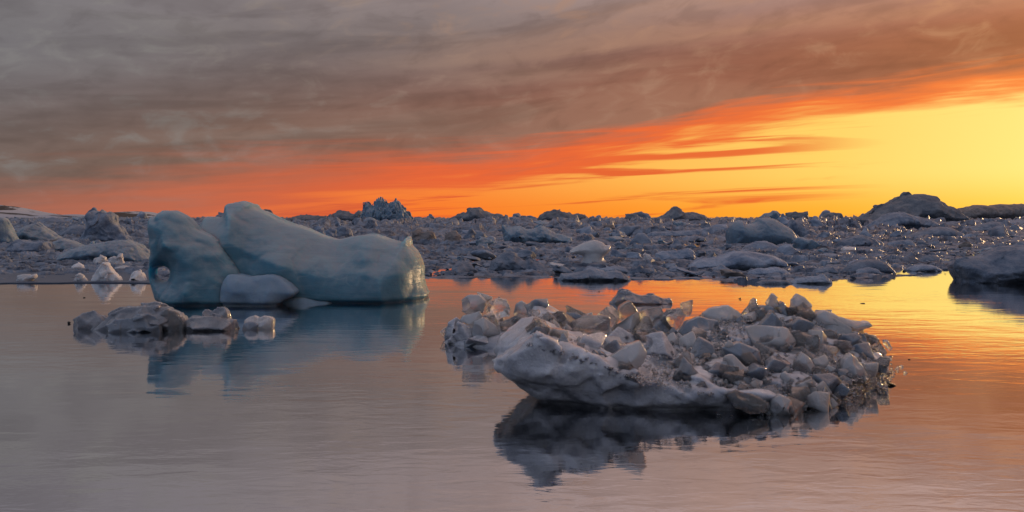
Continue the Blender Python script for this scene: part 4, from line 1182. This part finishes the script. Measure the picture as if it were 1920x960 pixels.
def rubble(root, count, name, window, face=True, mat='glassy', hgt=floe_height, lo=3, hi=9, hit=None, ring=0):
    vs = []
    k = 0
    tries = 0
    while k < count and tries < count * 12:
        tries += 1
        px, py = r.uniform(window[0], window[2]), r.uniform(window[1], window[3])
        D = (hit or floe_hit)(px, py)
        if D is None:
            continue
        if face and py > np.interp(px, [1000, 1130, 1230, 1400, 1450], [650, 700, 728, 752, 795]):
            continue
        s = r.uniform(lo, hi) / F * D
        vs.append((r.integers(8), Vector(P(px, py, D)) - root.location + Vector((0, 0, 0.15 * s)), (s, s, s * r.uniform(.7, 1.3)), r.uniform(0, 6.28)))
        k += 1
    for _ in range(ring):
        i = int(r.integers(len(PLANr)))
        x, y = PLANr[i] + r.normal(size=2) * 0.06
        if x < 1.9 and y < 9.5:
            continue
        s = r.uniform(.03, .09)
        vs.append((r.integers(8), Vector((x, y, 0.2 * s)) - root.location, (s, s, s * .8), r.uniform(0, 6.28)))
    o = link(name, scatter_mesh(name, vs, MAT[mat]), root)
    o['kind'] = 'stuff'
rubble(floe, 2300, 'ice_rubble', (990, 572, 1680, 785), lo=3.5, hi=11, ring=120)

# ------------------------------------------------------------------ rubble cluster behind the lip
back = thing('rubble_floe', 'smaller heap of rounded ice chunks behind the overhanging lip of the rubble floe', 'ice floe', (-0.35, 12.9, 0))
def build_back_slab():
    h = 0.03
    plan = rounded([(-1.12, 12.75), (-0.85, 12.45), (-0.35, 12.2), (0.1, 12.1), (0.6, 12.3), (0.9, 12.9), (0.6, 13.7), (0.0, 14.0), (-0.7, 13.8), (-1.05, 13.2)], 2)
    X, Y, Z = np.meshgrid(np.arange(-1.4, 1.2, h), np.arange(11.8, 14.3, h), np.arange(-0.2, 0.6, h), indexing='ij', sparse=True)
    x2, y2 = X[:, :, 0] + 0 * Y[:, :, 0], Y[:, :, 0] + 0 * X[:, :, 0]
    d = sdf_poly(x2, y2, plan)
    H = 0.30 * np.sqrt(np.clip(-d / 0.7, 0, 1)) - 0.02
    f = np.maximum(d[..., None], (Z - H[..., None]) * 0.7) + 0.05 * fbm(X * 3, Y * 3, Z * 3, 4)
    f = np.maximum(f, -0.12 - Z)
    v, q = surface_nets(f, (-1.4, 11.8, -0.2), h)
    link('slab', mesh_from('slab', relax(v, q, 1, .4) - np.asarray(back.location), q, MAT['slab']), back)
build_back_slab()
for i, (pts, D, m) in enumerate([
        ([(867, 583), (865, 562), (879, 551), (900, 553), (913, 565), (906, 586), (880, 590)], 13.0, 'frosted'),
        ([(884, 627), (889, 601), (910, 593), (931, 610), (939, 627), (915, 638), (890, 636)], 12.55, 'frosted'),
        ([(912, 590), (916, 566), (934, 558), (950, 562), (958, 578), (956, 594), (930, 598)], 13.1, 'glassy'),
        ([(962, 588), (966, 570), (978, 563), (990, 570), (1000, 578), (1018, 584), (1028, 598), (990, 602), (968, 600)], 13.1, 'frosted'),
        ([(855, 610), (868, 592), (900, 582), (908, 600), (890, 618), (868, 624)], 12.8, 'frosted'),
        ([(836, 628), (840, 604), (856, 594), (868, 604), (866, 632), (848, 640)], 12.75, 'slab'),
        ([(930, 646), (936, 628), (952, 622), (964, 632), (956, 656), (940, 658)], 12.3, 'frosted')]):
    add_shaped(back, pts, D, m, 0.5, seed=120 + i, Rk=0.4)
for px, py, w, hg, D, m in [(908, 560, 22, 20, 13.3, 'frosted'), (870, 627, 42, 30, 12.6, 'slab'), (952, 612, 30, 26, 12.6, 'glassy'), (970, 605, 34, 26, 12.7, 'glassy'), (986, 612, 30, 26, 12.6, 'frosted'),
                            (1003, 584, 34, 26, 13.3, 'glassy'), (1003, 573, 9, 6, 13.3, 'glassy'), (852, 640, 34, 16, 12.65, 'slab'), (900, 640, 44, 22, 12.4, 'slab'), (845, 620, 20, 20, 12.8, 'frosted'),
                            (880, 645, 30, 14, 12.4, 'dark_clear'), (925, 604, 26, 22, 12.8, 'glassy'), (1020, 600, 34, 24, 12.9, 'glassy'), (1045, 600, 34, 22, 12.9, 'glassy'), (840, 636, 14, 12, 12.8, 'dark_clear')]:
    add_chunk(back, px, py, w * 1.1, hg * 1.15, D, m)
for k in range(26):
    a = r.uniform(0, 6.28); rr = r.uniform(.3, .9)
    o = link('ice_chunk', CH_V[r.integers(18)], back, mat=str(r.choice(['frosted', 'glassy', 'slab'])))
    s = r.uniform(.12, .28)
    o.location = (rr * math.cos(a) * 0.85, abs(rr * math.sin(a)) * 0.9 + 0.1, 0.30 - 0.2 * rr)
    o.scale = (s, s, s)
    o.rotation_euler = (r.uniform(-.5, .5), r.uniform(-.4, .4), r.uniform(0, 6.28))

# ------------------------------------------------------------------ three low pieces in front of the big berg
def low_piece(name, label, pts, base_y, mat, extra=(), cat='ice floe', tk=0.3, rough=0.03, h=0.02, Rk=0.5):
    D = dist(base_y)
    pts = np.asarray(pts, float)
    cx = (pts[:, 0].min() + pts[:, 0].max()) / 2
    root = thing(name, label, cat, ((cx - 960) / F * D, D, 0))
    def one(nm, pp, DD, mt, seed, tkk):
        pp = np.asarray(pp, float); s = DD / F
        poly = [((p[0] - 960) * s - root.location.x, CAMH - (p[1] - HY) * s) for p in pp]
        w = (pp[:, 0].max() - pp[:, 0].min()) * s; hg = max(p[1] for p in poly)
        poly = poly + [(poly[-1][0] + 0.02, -0.12), (poly[0][0] - 0.02, -0.12)]
        wide = w > 0.55
        v, q = solid_outline(poly, w * tkk, w * tkk, hg * Rk + .06, max(h, w / 90), rough=rough * (1 if wide else .5), rscale=3.0, seed=seed, rnd=0, gem=1.0, blocks=(0.05 if wide else 0.035) * hg,
                             nblocks=40 if wide else 14, crease=0.08 * hg if wide else 0.0, octv=5, relax_n=0, edge=0.02 if wide else 0.0, scoops=3 if wide else 0)
        link(nm, mesh_from(nm, v, q, MAT[mt]), root, (0, DD - D, 0))
    one('body', pts, D, mat, 31, tk)
    for i, (nm, pp, dd, mt, tkk) in enumerate(extra):
        one(nm, pp, D + dd, mt, 40 + i, tkk)
    return root
low_piece('ice_floe', 'dark-faced humped floe with a snowy knob in front of the big berg at left',
          [(178, 622), (192, 606), (205, 592), (222, 582), (240, 575), (265, 572), (295, 571), (322, 574), (336, 584), (347, 595), (350, 606), (349, 614)], 617, 'grey_ice',
          [('knob', [(134, 612), (136, 600), (148, 594), (158, 586), (170, 582), (180, 583), (192, 592), (204, 602), (206, 618)], 0.1, 'grey_ice', .3),
           ('dark_face', [(186, 624), (200, 606), (216, 598), (240, 596), (262, 592), (282, 590), (298, 598), (304, 612), (302, 625)], -0.35, 'dark_clear', .12),
           ('clear_block', [(292, 618), (296, 596), (312, 580), (330, 584), (344, 598), (348, 612), (346, 620)], -0.2, 'glassy', .25),
           ('fin', [(215, 590), (224, 575), (228, 574), (230, 590)], 0.2, 'grey_ice', .2)], tk=0.22)
low_piece('ice_floe', 'whitish two-step floe between the humped floe and the small lone chunk',
          [(346, 620), (348, 602), (362, 594), (380, 592), (400, 590), (428, 597), (443, 599), (446, 608), (446, 614)], 617, 'grey_ice',
          [('upper_block', [(372, 605), (378, 590), (384, 580), (400, 575), (414, 576), (426, 580), (430, 586), (431, 602)], 0.1, 'grey_ice', .3)], tk=0.3)
low_piece('ice_boulder', 'small pale lone chunk with a glowing crack floating right of the two-step floe',
          [(458, 612), (460, 600), (468, 593), (478, 591), (486, 595), (494, 591), (506, 592), (514, 597), (515, 606), (514, 616)], 615, 'frosted',
          [('dark_foot', [(455, 617), (458, 607), (466, 603), (478, 604), (485, 608), (484, 618)], -0.15, 'dark_clear', .3)], 'ice boulder', tk=0.3, rough=0.012, h=0.012)
low_piece('ice_sliver', 'thin dark clear ice sliver floating behind the rubble floe',
          [(1145, 565), (1152, 556), (1160, 547), (1167, 543), (1178, 546), (1192, 550), (1208, 553), (1224, 553), (1240, 557), (1256, 560), (1260, 566), (1258, 570)], 569, 'dark_clear', (), 'ice sliver', tk=0.2, rough=0.03, h=0.015)

# ------------------------------------------------------------------ scraps adrift
for px, py, w, hg, lab in [(1387, 558, 8, 6, 'tiny dark winged scrap of ice afloat behind the rubble floe'), (1123, 545, 5, 4, 'tiny dark speck of ice afloat left of the clear sliver'),
                           (1617, 568, 14, 2.5, 'thin dark flake of ice afloat right behind the rubble floe'), (1670, 719, 15, 6, 'small dark scrap of ice afloat off the right end of the rubble floe'),
                           (1705, 673, 6, 3, 'tiny dark scrap of ice drifting farthest right of the rubble floe'), (1668, 697, 10, 5, 'dark crumb of ice close by the right tip of the rubble floe'),
                           (129, 603, 8, 8, 'small round black knob at the left tip of the humped floe'), (158, 557, 5, 3, 'tiny dark speck on the water below the white pyramid'),
                           (1250, 566, 9, 3, 'thin chip at the right end of the clear sliver'), (835, 630, 8, 6, 'dark crumb at the left tip of the smaller chunk heap')]:
    D = dist(py + hg / 2)
    o = link('ice_scrap', mesh_from('ice_scrap', *LOW[r.integers(8)], MAT['debris']), loc=((px - 960) / F * D, D, 0.2 * hg / F * D))
    o.scale = (w / F * D, w / F * D, hg / F * D)
    tag(o, lab, 'ice scrap')
